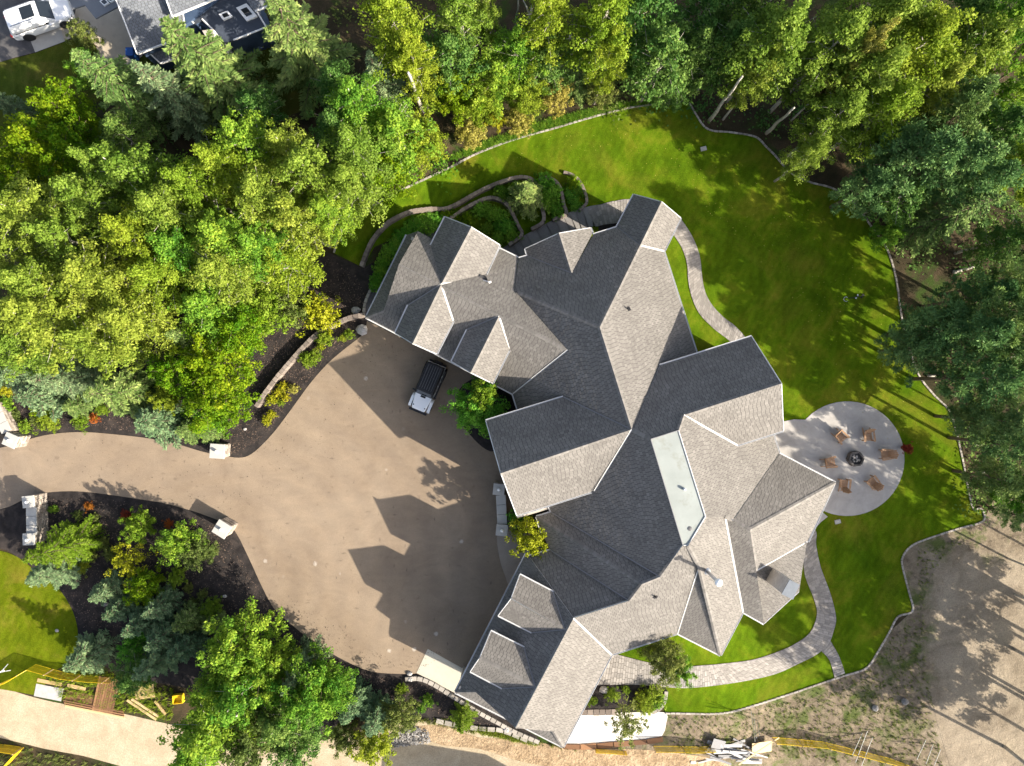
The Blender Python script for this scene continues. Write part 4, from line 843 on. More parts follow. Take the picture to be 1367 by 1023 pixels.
def pine(seed, h, r, cb=.35, nb=34, cl=4, nn=60, ls=.15):
    global RNG; RNG = np.random.default_rng(seed); rd = random.Random(seed); limbs = []; cen = []; ct = []; cs = []
    for k in range(nb):
        u = (k + .5) / nb; z = h * (cb + (1 - cb) * u * .98); a = k * 2.39996; rr = r * (math.sin(math.pi * min(1, u * .8 + .2)) ** .8) * rd.uniform(.55, 1.15); p0 = np.array([0, 0, z]); d = np.array([math.cos(a), math.sin(a), .18]); end = p0 + d * rr
        limbs.append(([p0, (p0 + end) / 2 + np.array([0, 0, -.05]), end], [.06 * (1.1 - u), .04 * (1.1 - u), .012])); tb = rd.gauss(.45, .16)
        for j in range(cl):
            q = p0 + (end - p0) * (.35 + .7 * (j + rd.random()) / cl) + np.array([rd.gauss(0, .28), rd.gauss(0, .28), rd.gauss(0, .12)]); cen.append(q); ct.append(tb + rd.gauss(0, .1)); cs.append(rd.uniform(.34, .6))
    cen = np.array(cen); ct = np.array(ct); cs = np.array(cs); n = len(cen) * nn; idx = np.repeat(np.arange(len(cen)), nn); dr = unit(RNG.normal(size=(n, 3)) + np.array([0, 0, .45])); ln = cs[idx] * RNG.uniform(.55, 1.05, n)
    pos_ = cen[idx] + dr * ln[:, None] * np.array([1, 1, .6]); nrm = np.cross(dr, RNG.normal(size=(n, 3))) + np.array([0, 0, .4])
    trunk = ([(0, 0, h * i / 6) for i in range(7)], [(.017 * h) * (1 - .9 * i / 6) + .012 for i in range(7)])
    return branch_mesh('trunk', trunk, limbs, M['barkdark']), newmesh('crown', *leaves(pos_, nrm, ls * RNG.uniform(.7, 1.2, n), np.clip(ct[idx] + RNG.normal(0, .13, n), 0, 1), .36, dr), [L['pine']])
PROTO = {
    'aspen': [broad(11 + i, 13.5, 2.5, .34, 38, 5, 92, .094, .62, 'egg', .15) for i in range(5)],
    'poplar': [broad(31 + i, 13.5, 3.0, .26, 40, 5, 62, .128, .66, 'egg', .17) for i in range(3)],
    'maple': [broad(41 + i, 7.5, 2.9, .18, 42, 5, 66, .108, .56, 'round', .12, 'barkdark') for i in range(3)],
    'tree': [broad(51 + i, 4.6, 2.1, .15, 34, 5, 46, .10, .42, 'round', .07, 'barkdark') for i in range(3)],
    'sparse': [broad(61 + i, 3.6, 1.6, .2, 24, 5, 22, .085, .30, 'round', .05, 'barkdark') for i in range(2)],
    'shrub': [broad(71 + i, 1.1, .85, .05, 26, 3, 34, .06, .22, 'round', .025, 'barkdark', flat=.8) for i in range(3)],
    'spruce': [conifer(81 + i, 10.5, 2.5, .05, 19, 8, 19, .150) for i in range(4)],
    'small_spruce': [conifer(91 + i, 4.6, 1.55, .03, 16, 9, 11, .115, droop=.12) for i in range(3)],
    'pine': [pine(101 + i, 12.0, 2.7) for i in range(4)],
}
NAME = {'aspen': 'aspen_tree', 'poplar': 'poplar_tree', 'maple': 'leafy_tree', 'tree': 'small_tree', 'sparse': 'sparse_tree', 'shrub': 'shrub', 'spruce': 'spruce_tree', 'small_spruce': 'young_spruce', 'pine': 'pine_tree'}
DIM = {'aspen': (13.5, 2.5, .66), 'poplar': (13.5, 3.0, .62), 'maple': (7.5, 2.9, .6), 'tree': (4.6, 2.1, .58), 'sparse': (3.6, 1.6, .6), 'shrub': (1.1, .85, .5), 'spruce': (10.5, 2.5, .42), 'small_spruce': (4.6, 1.55, .38), 'pine': (12.0, 2.7, .68)}
COUNT = {}
def plant(kind, px, py, rpx, h, leaf, label, group=None, cat=None, zoff=0.0):
    """set a plant so that the middle of its crown appears at the photo point; h = its height in metres"""
    h0, r0, cf = DIM[kind]; i = COUNT.get(kind, 0); COUNT[kind] = i + 1; tm, cm = PROTO[kind][i % len(PROTO[kind])]
    z = 0.0
    for _ in range(4):
        p = P(px, py, z + h * cf); z = hgt(p.x, p.y) + zoff
    rm = rpx * (H - z - h * cf) / FPX; sx = rm / r0; sz = h / h0
    root = empty(NAME[kind], (p.x, p.y, z - .03), label, cat or ('tree' if kind not in ('shrub',) else 'shrub'), group, random.random() * 6.28)
    root.scale = (sx, sx, sz)
    for nm, me in (('trunk' if kind != 'shrub' else 'stems', tm), ('crown' if kind != 'shrub' else 'foliage', cm)):
        o = bpy.data.objects.new(nm, me); C.objects.link(o); o.parent = root
        if nm in ('crown', 'foliage'): o.material_slots[0].link = 'OBJECT'; o.material_slots[0].material = L[leaf] if leaf in L else M[leaf]
    return root

# kind, photo x, y of the crown, crown radius in photo pixels, height in metres, leaf, label (None = one of a look-alike stand)
TREES = [
  # upper left, by the neighbour's house
  ('spruce', 168, 122, 52, 11, 'spruce', 'left spruce of the trio below the neighbour\'s roof corner'), ('spruce', 232, 130, 46, 10, 'blue', 'silvery blue spruce in the middle of the trio below the neighbour\'s roof'),
  ('spruce', 280, 92, 66, 12, 'spruce', 'largest bright spruce leaning over the neighbour\'s blue roof'), ('spruce', 405, 62, 64, 12, 'spruce', 'tall spruce right of the neighbour\'s house at the top edge'),
  ('maple', 90, 152, 36, 8, 'bright', 'yellow-green leafy tree nearest the shaded neighbour\'s lawn'), ('maple', 60, 205, 48, 9, 'bright', 'broad bright yellow-green leafy tree at the left edge'), ('maple', 112, 205, 42, 9, 'bright', 'bright yellow-green leafy tree left of the spruce trio'), ('maple', 18, 235, 34, 8, 'bright', 'bright leafy tree cut by the left edge above the aspens'),
  ('tree', 112, 48, 18, 3.5, 'olive', 'small reddish green tree on the neighbour\'s lawn beside the parking pad'), ('tree', 118, 98, 24, 4.5, 'deep', 'dark round shrub-like tree in the shade of the neighbour\'s lawn'), ('poplar', 172, 186, 32, 9, 'darkleaf', None), ('poplar', 448, 178, 36, 10, 'darkleaf', None), ('poplar', 456, 120, 34, 9, 'darkleaf', None), ('poplar', 345, 150, 30, 8, 'darkleaf', None),
  ('spruce', 2, 135, 20, 8, 'blue', 'dark spruce cut by the left edge beside the neighbour\'s lawn'),
]
for q in [(192, 240, 46, 14), (232, 285, 44, 14), (296, 226, 42, 13), (338, 195, 42, 13), (415, 238, 44, 13), (355, 268, 44, 13), (128, 270, 42, 13), (45, 292, 48, 13), (188, 318, 46, 13), (404, 300, 42, 12), (303, 318, 46, 13), (250, 340, 42, 12), (98, 325, 40, 13), (15, 340, 40, 13), (385, 205, 36, 12), (265, 255, 38, 13), (150, 225, 34, 13),
    (135, 374, 50, 13), (219, 372, 45, 12), (303, 368, 46, 12), (385, 352, 36, 10), (60, 378, 42, 13), (350, 330, 40, 12), (440, 285, 30, 11)]:
    TREES.append(('aspen' if random.random() < .75 else 'poplar', *q, random.choice(('aspen', 'aspen', 'green', 'lime', 'aspen')), None))
TREES += [
  ('aspen', 67, 424, 58, 13, 'aspen', 'big pale aspen with bare grey twigs in its crown at the left'), ('aspen', 188, 432, 46, 12, 'aspen', 'round-headed aspen above the dark mulch hollow'), ('poplar', 135, 462, 42, 12, 'aspen', 'aspen overhanging the blue spruces at the left'), ('aspen', 28, 462, 40, 12, 'aspen', 'aspen at the left edge just above the blue spruces'),
  ('poplar', 286, 410, 44, 10, 'green', 'leafy tree in the front row above the twin rounded trees'), ('tree', 355, 408, 36, 6, 'lime', 'feathery lime green tree reaching over the mulch near the garage'), ('tree', 385, 412, 24, 4.5, 'olive', 'thin grey-green tree next to the yellow round shrub'), ('maple', 325, 440, 36, 8, 'bright', 'bright tree with yellow leaves at the edge of the mulch slope'),
  ('spruce', 262, 452, 34, 8, 'spruce', 'pale green spruce between the aspens and the rounded trees'),
  ('maple', 290, 488, 48, 8, 'bright', 'upper of the twin rounded bright green trees by the mulch slope'), ('maple', 290, 535, 42, 7, 'bright', 'lower of the twin rounded bright green trees by the mulch slope'), ('maple', 240, 495, 32, 7, 'bright', 'bright leafy tree tucked left of the twin rounded trees'),
  ('spruce', 24, 503, 30, 7, 'blue', 'blue spruce at the left edge above the stone gate wall'), ('spruce', 92, 508, 34, 8, 'blue', 'blue-green spruce under the aspen with the bare twigs'), ('small_spruce', 62, 530, 32, 5.5, 'blue', 'pale silvery spruce lying low over the left mulch bed'), ('spruce', 162, 525, 42, 8, 'spruce', 'wide olive green spruce left of the mulch hollow'), ('small_spruce', 212, 562, 38, 5, 'blue', 'silver blue spruce beside the top edge of the driveway'),
  ('small_spruce', 252, 574, 20, 3.2, 'spruce', 'left of two small green conifers by the upper gate pillar'), ('small_spruce', 279, 578, 18, 3, 'spruce', 'right of two small green conifers by the upper gate pillar'), ('tree', 284, 556, 22, 4, 'deep', 'small deep green tree right above the upper gate pillar'), ('small_spruce', 104, 543, 20, 3, 'spruce', 'short green conifer in the left mulch bed'),
  ('tree', 221, 535, 19, 3.2, 'lime', 'yellow-green round bush among the spruces'),
  # top centre
  ('aspen', 530, 38, 44, 16, 'lime', 'tall yellow-green aspen with a bright double trunk at top centre'), ('aspen', 552, 82, 30, 14, 'lime', 'aspen crown hanging below the double trunk at top centre'), ('aspen', 612, 20, 40, 15, 'aspen', 'pale aspen at the top edge left of the straight white trunk'), ('spruce', 510, 112, 34, 9, 'blue', 'dusky spruce beside the double aspen trunk'),
  ('poplar', 600, 84, 42, 11, 'darkleaf', 'dark green poplar right of the double aspen trunk'), ('aspen', 726, 24, 40, 16, 'lime', 'aspen with a crooked white trunk at top centre'), ('aspen', 803, 30, 48, 16, 'lime', 'broad yellow-green aspen right of the crooked white trunk'), ('aspen', 650, 2, 18, 16, 'aspen', 'aspen with a long straight white trunk running off the top edge'), ('aspen', 810, 75, 28, 13, 'lime', 'aspen hanging low above the pale shrubs by the kerb'),
  ('maple', 660, 108, 36, 8, 'green', 'leafy green tree in front of the white trunks'), ('maple', 612, 128, 32, 7, 'bright', 'yellowish leafy tree left of the golden shrubs'), ('maple', 640, 142, 26, 6, 'lime', 'lime green tree just above the golden shrubs'), ('maple', 702, 126, 26, 6, 'lime', 'lime green tree above the kerb in the middle'), ('tree', 743, 132, 20, 4, 'gold', 'golden shrubby tree nearest the right end of the golden group'), ('tree', 692, 162, 19, 3.2, 'gold', 'golden shrubby tree in the middle of the group by the kerb'), ('tree', 626, 180, 20, 3.2, 'gold', 'golden shrubby tree at the left end of the group by the kerb'), ('tree', 662, 158, 14, 3, 'yellow', 'small yellow bush between the golden shrubs'),
  ('poplar', 738, 82, 34, 9, 'darkleaf', None), ('spruce', 775, 102, 26, 7, 'spruce', 'grey-green spruce among the leafy trees above the kerb'), ('poplar', 690, 70, 36, 10, 'green', None), ('tree', 803, 122, 20, 4, 'olive', 'olive bush at the foot of the trees above the kerb'),
  ('poplar', 854, 30, 52, 14, 'darkleaf', 'large shaded poplar right of the lime aspens at the top'), ('poplar', 880, 78, 44, 13, 'darkleaf', 'shaded poplar with pale crooked branches above the lawn corner'), ('poplar', 925, 80, 36, 11, 'darkleaf', None), ('poplar', 940, 28, 42, 12, 'darkleaf', None), ('poplar', 968, 66, 40, 12, 'darkleaf', None), ('poplar', 990, 20, 38, 12, 'darkleaf', None), ('poplar', 905, 118, 26, 6, 'darkleaf', None),
  ('aspen', 482, 145, 44, 12, 'green', 'green aspen left of the kerb above the garage'), ('aspen', 478, 202, 46, 12, 'aspen', 'pale aspen left of the lawn strip above the garage'), ('poplar', 527, 185, 46, 11, 'green', 'leafy tree overhanging the kerb above the garage'), ('maple', 562, 188, 30, 8, 'lime', 'yellow-tipped leafy tree at the kerb left of the golden shrubs'), ('maple', 518, 228, 38, 8, 'bright', 'bright leafy tree closest to the kerb above the garage'), ('aspen', 470, 245, 42, 11, 'aspen', 'aspen at the end of the stand above the dark mulch corner'), ('tree', 572, 125, 22, 5, 'green', None),
  # top right
  ('aspen', 1031, 55, 56, 16, 'aspen', 'tall aspen above the left of two leaning white trunks'), ('aspen', 1014, 100, 28, 13, 'aspen', 'lower aspen crown beside the left leaning white trunk'), ('aspen', 1100, 70, 54, 16, 'aspen', 'tall aspen between the leaning white trunks and the orange tinted crown'), ('aspen', 1150, 115, 58, 15, 'aspen', 'large aspen below the orange tinted crown'), ('aspen', 1140, 82, 24, 16.5, 'gold', 'aspen with an orange tinted crown among the green ones'), ('aspen', 1165, 32, 62, 17, 'aspen', 'very tall aspen at the top edge right of centre'), ('aspen', 1212, 72, 56, 16, 'lime', 'yellow-green aspen at the right of the sunny group'), ('aspen', 1112, 156, 38, 13, 'aspen', 'aspen above the right of two leaning white trunks'), ('aspen', 1076, 206, 27, 10, 'aspen', 'sunny aspen crown hanging over the lawn kerb'), ('aspen', 1178, 148, 44, 14, 'lime', 'yellow-green aspen at the lower right of the sunny group'), ('aspen', 1235, 120, 36, 14, 'aspen', 'aspen on the right fringe of the sunny group'),
  ('poplar', 1296, 78, 44, 14, 'aspen', 'loose leaning poplar right of the sunny group'), ('poplar', 1330, 45, 40, 14, 'green', 'leaning poplar close to the top right corner'), ('aspen', 1352, 228, 32, 12, 'lime', 'yellow-green aspen at the right edge'), ('poplar', 1352, 130, 36, 12, 'green', 'green poplar at the right edge below the corner'),
  ('pine', 1260, 165, 46, 12, 'spruce', 'grey-green pine below the loose leaning poplar'), ('pine', 1228, 216, 52, 13, 'pine', 'large dark green pine in the right upper woods'), ('pine', 1276, 222, 46, 13, 'pine', 'dark pine right of the largest pine in the upper right woods'), ('spruce', 1258, 292, 42, 12, 'spruce', 'pale green spruce above the brown clearing'), ('pine', 1308, 248, 40, 12, 'pine', None), ('pine', 1190, 200, 40, 11, 'pine', None), ('pine', 1158, 250, 36, 9, 'pine', None), ('poplar', 1200, 262, 34, 9, 'darkleaf', None), ('tree', 1183, 312, 20, 3.6, 'green', 'bright bush beside the kerb at the edge of the right woods'), ('pine', 1275, 140, 34, 12, 'pine', None), ('poplar', 1275, 30, 44, 12, 'darkleaf', None), ('poplar', 1345, 320, 36, 10, 'darkleaf', None), ('poplar', 1320, 180, 40, 12, 'darkleaf', None),
  # right side
  ('pine', 1218, 466, 40, 7, 'pine', 'dark blue-green pine reaching furthest over the right lawn'), ('pine', 1250, 440, 44, 10, 'pine', 'dark pine behind the one reaching over the right lawn'), ('pine', 1292, 446, 42, 13, 'pine', None), ('pine', 1330, 428, 46, 14, 'spruce', 'sunlit pine in the middle of the right edge woods'), ('pine', 1355, 374, 36, 13, 'spruce', 'sunlit pine at the right edge above the others'), ('pine', 1305, 505, 40, 12, 'pine', None), ('pine', 1348, 500, 40, 12, 'pine', 'pine at the right edge beside the fallen grey trunk'), ('pine', 1330, 562, 36, 11, 'pine', None), ('pine', 1360, 596, 36, 12, 'pine', None), ('pine', 1332, 640, 34, 8, 'spruce', 'pale tipped pine above the dirt yard corner'), ('pine', 1358, 660, 32, 7, 'green', 'yellowish pine at the right edge above the dirt yard'), ('pine', 1305, 560, 28, 8, 'pine', None), ('pine', 1366, 690, 24, 6, 'pine', None), ('pine', 1365, 455, 40, 13, 'pine', None), ('pine', 1310, 395, 34, 11, 'pine', None),
  # lower left bed
  ('spruce', 84, 730, 38, 7.5, 'lime', 'round yellow-tipped spruce beside the stone gate wall'), ('spruce', 72, 762, 34, 5.5, 'blue', 'blue-grey spruce right below the round yellow-tipped one'),
  ('tree', 186, 703, 21, 3.2, 'lime', 'yellow-green bushy tree at the top of the lower mulch bed'), ('tree', 238, 722, 27, 3.6, 'green', 'loose green tree with orange flowers left of the lower gate pillar'), ('tree', 264, 738, 21, 3.2, 'olive', 'olive green bushy tree nearest the lower gate pillar'), ('sparse', 172, 748, 26, 3, 'yellow', 'sparse yellow tree in the middle of the lower mulch bed'), ('tree', 192, 784, 24, 3.4, 'bright', 'bright green round tree among the blue spruces'), ('tree', 178, 864, 20, 3, 'deep', 'deep green ball-shaped tree among the blue spruces'), ('tree', 236, 770, 12, 2, 'lime', 'small lime bush right of the sparse yellow tree'), ('tree', 283, 811, 13, 2, 'lime', 'small lime bush beside the broad driveway edge'),
  ('small_spruce', 146, 788, 24, 4.2, 'blue', 'leftmost of the blue spruces in the lower mulch bed'), ('small_spruce', 162, 812, 22, 4, 'blue', 'blue spruce just below the leftmost one'), ('small_spruce', 216, 808, 26, 4.5, 'blue', 'blue spruce nearest the bright round tree'), ('small_spruce', 190, 831, 26, 4.5, 'blue', 'blue spruce in the centre of the cluster'), ('small_spruce', 222, 846, 27, 5, 'blue', 'blue spruce right of the cluster centre'), ('small_spruce', 250, 862, 27, 5, 'blue', 'blue spruce touching the big leafy tree'), ('spruce', 209, 882, 30, 6, 'blue', 'dark blue spruce at the bottom of the cluster'), ('small_spruce', 118, 874, 32, 4.6, 'blue', 'blue-green spruce at the end of the side lawn'), ('small_spruce', 252, 826, 22, 4, 'spruce', 'dark green spruce behind the blue cluster'), ('small_spruce', 286, 832, 18, 3.2, 'spruce', 'short dark spruce in the shade by the driveway edge'), ('poplar', 178, 905, 26, 5, 'darkleaf', 'dark leafy tree behind the brown board stack'),
  ('maple', 318, 862, 46, 9, 'green', 'big leafy tree rising over the lower mulch bed'), ('maple', 358, 888, 36, 8, 'green', 'leafy tree right beside the big one at the driveway edge'), ('poplar', 320, 925, 44, 10, 'green', 'leafy tree around the short pale trunk at the bottom'), ('poplar', 290, 968, 48, 10, 'green', 'broad leafy tree over the sandy road'), ('poplar', 262, 995, 40, 9, 'green', 'leafy tree at the bottom edge over the sandy road'), ('maple', 340, 985, 40, 8, 'olive', 'olive leafy tree at the bottom edge right of the road'), ('poplar', 385, 955, 40, 9, 'darkleaf', 'dark leafy tree between the two bottom groups'), ('maple', 412, 925, 42, 8.5, 'green', 'leafy tree below the curved end of the driveway'), ('maple', 440, 925, 32, 7, 'green', 'leafy tree left of the grey-blue spruces at the bottom'), ('spruce', 402, 892, 26, 8, 'blue', 'pale blue spruce tip poking above the bottom leafy trees'), ('maple', 300, 905, 34, 8, 'green', 'leafy tree left of the short pale trunk'), ('maple', 395, 990, 36, 7, 'darkleaf', 'dark leafy tree on the bottom edge'),
  ('spruce', 470, 940, 28, 5.5, 'blue', 'grey-blue spruce at the left of the bottom pair'), ('spruce', 502, 958, 28, 5, 'blue', 'grey-blue spruce at the right of the bottom pair'), ('tree', 500, 992, 27, 4.2, 'lime', 'yellow-green tree at the bottom below the grey-blue spruces'), ('tree', 535, 955, 24, 3.4, 'olive', 'pale green feathery tree right of the grey-blue spruces'), ('tree', 462, 985, 20, 3.4, 'olive', 'thin olive tree on the sandy bank'), ('spruce', 618, 962, 19, 3.4, 'lime', 'bright yellow-green columnar conifer below the garage wing'),
  # near the house
  ('maple', 638, 545, 37, 6, 'deep', 'bright green tree in the shaded corner between the two gables'), ('tree', 645, 530, 20, 7.2, 'lime', 'yellow-tipped leader of the corner tree by the parked vehicle'), ('tree', 706, 714, 27, 5.5, 'yellow', 'small bright yellow tree beside the entry bench wall'), ('tree', 690, 690, 12, 3, 'deep', 'little dark green bush behind the yellow tree'), ('maple', 886, 880, 30, 5.5, 'olive', 'olive tree leaning over the paver path behind the house'), ('maple', 908, 892, 19, 4.5, 'green', 'green tree touching the olive one at the paver path'), ('sparse', 838, 962, 25, 4, 'olive', 'thin olive tree standing over the white slab'),
  ('small_spruce', 702, 264, 29, 4.6, 'spruce', 'pale green round spruce in the terraced beds'),
]
STAND = {'aspen': ('pale green aspen in the dense sunny stand left of the garage', 'aspens in the dense stand left of the garage'), 'poplar': ('dark green poplar deep in the shaded woods at the top', 'shaded poplars in the woods'), 'pine': ('dark blue-green pine in the shaded woods at the right edge', 'dark pines in the right woods'), 'tree': ('small green tree under the taller trees by the kerb', 'small trees under the woods')}
ORD = ['first', 'second', 'third', 'fourth', 'fifth', 'sixth', 'seventh', 'eighth', 'ninth', 'tenth', 'eleventh', 'twelfth']
_st = sorted([t for t in TREES if t[6] is None and t[0] in ('aspen', 'poplar') and t[1] < 460 and 192 < t[2] < 400], key=lambda t: t[2])
STLAB = {}
for ri, (rn, row) in enumerate((('top row', _st[:8]), ('middle row', _st[8:16]), ('bottom row', _st[16:]))):
    for i, t in enumerate(sorted(row, key=lambda t: t[1])): STLAB[t[1:3]] = ORD[i] + ' tree from left, ' + rn + ' of the sunny stand beside the garage'
for zone, sel in (('dark poplars at the top of the woods', lambda t: t[0] == 'poplar' and t[2] < 192), ('dark pines along the right edge woods', lambda t: t[0] == 'pine'), ('shaded poplars in the right edge woods', lambda t: t[0] == 'poplar' and t[1] > 1190)):
    for i, t in enumerate(sorted([t for t in TREES if t[6] is None and t[1:3] not in STLAB and sel(t)], key=lambda t: (t[1] if 'top' in zone else t[2]))):
        STLAB[t[1:3]] = (ORD[i] if i < 12 else 'last') + (' from the left of the ' if 'top' in zone else ' from the top of the ') + zone
for k, x, y, r, h, leaf, lab in TREES:
    if lab is None and (x, y) in STLAB: plant(k, x, y, r, h, leaf, STLAB[(x, y)], 'trees standing close together in the woods')
    elif lab is None:
        if k == 'poplar' and x < 460 and y > 190: lab, grp = 'broad green poplar mixed into the aspen stand left of the garage', 'poplars among the aspens'
        else: lab, grp = STAND[k]
        plant(k, x, y, r, h, leaf, lab, grp)
    else: plant(k, x, y, r, h, leaf, lab)
# trees just beyond the right and bottom edge: their shade falls across the lawn and the dirt yard
for kk, x, y, r, h in [('poplar', 1462, 470, 34, 15), ('aspen', 1450, 590, 26, 15), ('aspen', 1470, 790, 24, 14), ('aspen', 1560, 730, 26, 17), ('poplar', 1470, 845, 36, 14), ('poplar', 1530, 880, 50, 16), ('poplar', 1480, 935, 44, 15), ('poplar', 1570, 950, 54, 17), ('poplar', 1545, 1030, 50, 16), ('aspen', 1620, 830, 34, 17), ('poplar', 1630, 920, 50, 18), ('poplar', 1470, 1095, 46, 16), ('maple', 1440, 365, 40, 12), ('maple', 1435, 250, 40, 12), ('poplar', 1610, 1080, 54, 18), ('maple', 1425, 50, 40, 13), ('poplar', 1650, 1000, 54, 18), ('poplar', 1560, 1100, 50, 15)]:
    plant(kk, x, y, r, h, 'green' if kk != 'aspen' else 'aspen', 'tree standing just beyond the right edge of the woods and dirt yard', 'trees past the right edge')
SHRUBS = [(57, 547, 14, .9, 'bright', 'bright green shrub in the left mulch bed nearest the blue spruces'), (66, 563, 15, .9, 'lime', 'lime shrub by the driveway edge in the left mulch bed'), (7, 540, 12, .9, 'green', 'green shrub at the left edge by the gate wall'), (34, 569, 9, .7, 'green', 'small green shrub next to the pale gate wall'), (10, 520, 9, .8, 'yellow', 'yellow shrub at the left edge above the gate wall'), (108, 562, 12, .8, 'lime', 'yellow-green shrub left of the orange flowers'), (125, 558, 7, .6, 'orange', 'orange flowering shrub in the upper mulch bed'), (137, 547, 9, .7, 'lime', 'lime shrub right of the orange flowers'), (20, 556, 9, .5, 'olive', 'olive shrub beside the pale gate wall'), (48, 562, 9, .6, 'olive', 'olive shrub touching the lime shrub'),
  (430, 421, 25, 2.4, 'yellow', 'large round yellow shrub by the tan block wall'), (412, 480, 12, 1.0, 'lime', 'yellow-green shrub in the bed below the tan wall'), (420, 476, 9, .9, 'lime', 'smaller shrub attached to the yellow-green one below the tan wall'), (434, 450, 12, 1.1, 'lime', 'shrub against the upper end of the tan wall'), (428, 463, 6, .8, 'yellow', 'tiny yellow shrub under the tan wall'), (466, 446, 7, .7, 'lime', 'tiny lime shrub close to the garage corner'), (458, 452, 5, .6, 'lime', 'tiniest lime shrub near the garage corner'), (378, 516, 7, .8, 'yellow', 'yellow shrub at the top of the loose cluster of six'), (391, 519, 7, .8, 'gold', 'golden shrub at the right of the loose cluster of six'), (372, 525, 6, .7, 'yellow', 'yellow shrub in the middle of the loose cluster of six'), (363, 534, 8, .8, 'yellow', 'yellow shrub at the left of the loose cluster of six'), (381, 530, 6, .7, 'yellow', 'yellow shrub at the lower right of the loose cluster of six'), (375, 538, 5, .6, 'lime', 'lime shrub at the bottom of the loose cluster of six'), (363, 553, 6, .7, 'yellow', 'upper of two yellow shrubs at the end of the tan wall'), (356, 562, 7, .7, 'yellow', 'lower of two yellow shrubs at the end of the tan wall'),
  (111, 757, 9, .8, 'lime', 'lime shrub in the shade right of the yellow-tipped spruce'), (124, 743, 7, .7, 'olive', 'olive shrub in the shade right of the yellow-tipped spruce'), (72, 680, 6, .6, 'green', 'small green shrub right of the stone gate wall'), (119, 676, 6, .5, 'orange', 'orange flowers by the lower driveway edge'), (104, 688, 7, .6, 'olive', 'brownish shrub by the lower driveway edge'), (125, 690, 6, .6, 'olive', 'second brownish shrub by the lower driveway edge'), (148, 738, 10, 1, 'olive', 'olive shrub left of the sparse yellow tree'), (252, 785, 7, .7, 'olive', 'upper olive shrub of three along the lower driveway curve'), (270, 793, 7, .7, 'olive', 'middle olive shrub of three along the lower driveway curve'), (258, 805, 7, .7, 'olive', 'lowest olive shrub of three along the lower driveway curve'), (138, 724, 8, .7, 'olive', 'shrub in the shade near the yellow-tipped spruce'), (168, 690, 8, .6, 'rust', 'reddish shrub at the top of the lower mulch bed'), (225, 700, 6, .5, 'orange', 'small orange flower clump in the lower mulch bed'), (285, 735, 8, .6, 'olive', 'olive shrub right below the lower gate pillar'),
  (537, 920, 8, .8, 'lime', 'small lime shrub in the dark bed below the concrete pad'), (571, 935, 9, .7, 'green', 'green ground shrub below the concrete pad'), (562, 947, 6, .5, 'green', 'low green shrub left of the columnar conifer'),
  (640, 281, 12, 1.0, 'deep', 'green shrub at the top of the inner terraced bed'), (625, 293, 10, 1.0, 'bright', 'sunlit yellow-green shrub in the inner terraced bed'), (656, 284, 11, 1.0, 'deep', 'dark shrub along the top of the inner block wall'), (668, 290, 12, 1.0, 'deep', 'dark shrub along the bend of the inner block wall'), (676, 303, 13, 1.0, 'deep', 'dark shrub along the lower part of the inner block wall'), (683, 314, 11, 1.0, 'deep', 'dark shrub at the foot of the inner block wall'), (648, 306, 9, .8, 'green', 'grey-green shrub in the middle of the inner terraced bed'), (666, 318, 9, .8, 'deep', 'low dark shrub near the gable in the inner bed'), (665, 300, 8, .7, 'deep', 'small dark shrub between the others in the inner bed'),
  (728, 246, 14, 1.2, 'deep', 'dark green shrub at the top of the third terraced bed'), (738, 258, 13, 1.2, 'deep', 'dark green shrub on the right of the third terraced bed'), (732, 272, 13, 1.1, 'deep', 'dark green shrub in the middle of the third terraced bed'), (742, 282, 11, 1.0, 'deep', 'dark green shrub at the bottom of the third terraced bed'), (724, 262, 10, 1.0, 'deep', 'dark green shrub beside the pale round spruce'), (672, 258, 12, 1.0, 'green', 'green shrub behind the pale round spruce'), (686, 252, 10, .9, 'green', 'green shrub under the longest block wall'), (765, 245, 11, .7, 'bright', 'sunlit ground shrub in the shortest walled bed'), (772, 255, 9, .6, 'green', 'ground shrub along the shortest wall'), (762, 262, 11, .6, 'deep', 'shaded ground shrub in the shortest walled bed'), (768, 275, 8, .6, 'deep', 'shaded ground shrub near the steps'),
  (606, 288, 9, .7, 'bright', 'sunny low shrub under the longest block wall'), (592, 290, 9, .7, 'bright', 'second sunny low shrub under the longest block wall'),
  (871, 928, 15, .9, 'lime', 'largest lime ground shrub in the small planter bed'), (858, 932, 12, .8, 'lime', 'lime ground shrub in the middle of the small planter bed'), (880, 936, 10, .8, 'green', 'green shrub at the right end of the small planter bed'), (818, 928, 10, .5, 'lime', 'flat lime shrub in the middle of the planter bed'), (789, 936, 8, .6, 'lime', 'lime shrub beside the roof edge in the planter bed'), (836, 922, 6, .4, 'lime', 'tiny lime shrub in the planter bed'), (862, 946, 10, .7, 'lime', 'lime shrub by the curved kerb of the planter bed'),
  (1205, 597, 7, .8, 'rust', None)]
for x, y, r, h, leaf, lab in SHRUBS:
    if lab: plant('shrub', x, y, r, h, leaf, lab)
# low hedge plants along the long block wall behind the garage
for k, (x, y) in enumerate(spline([(497, 372), (508, 345), (522, 320), (540, 302), (560, 293), (580, 288)], 3)):
    plant('shrub', x + 5, y + 7, 10 + random.random() * 3, .7, 'deep', 'low dark green plant in the row behind the long curved block wall', 'low plants behind the long wall')
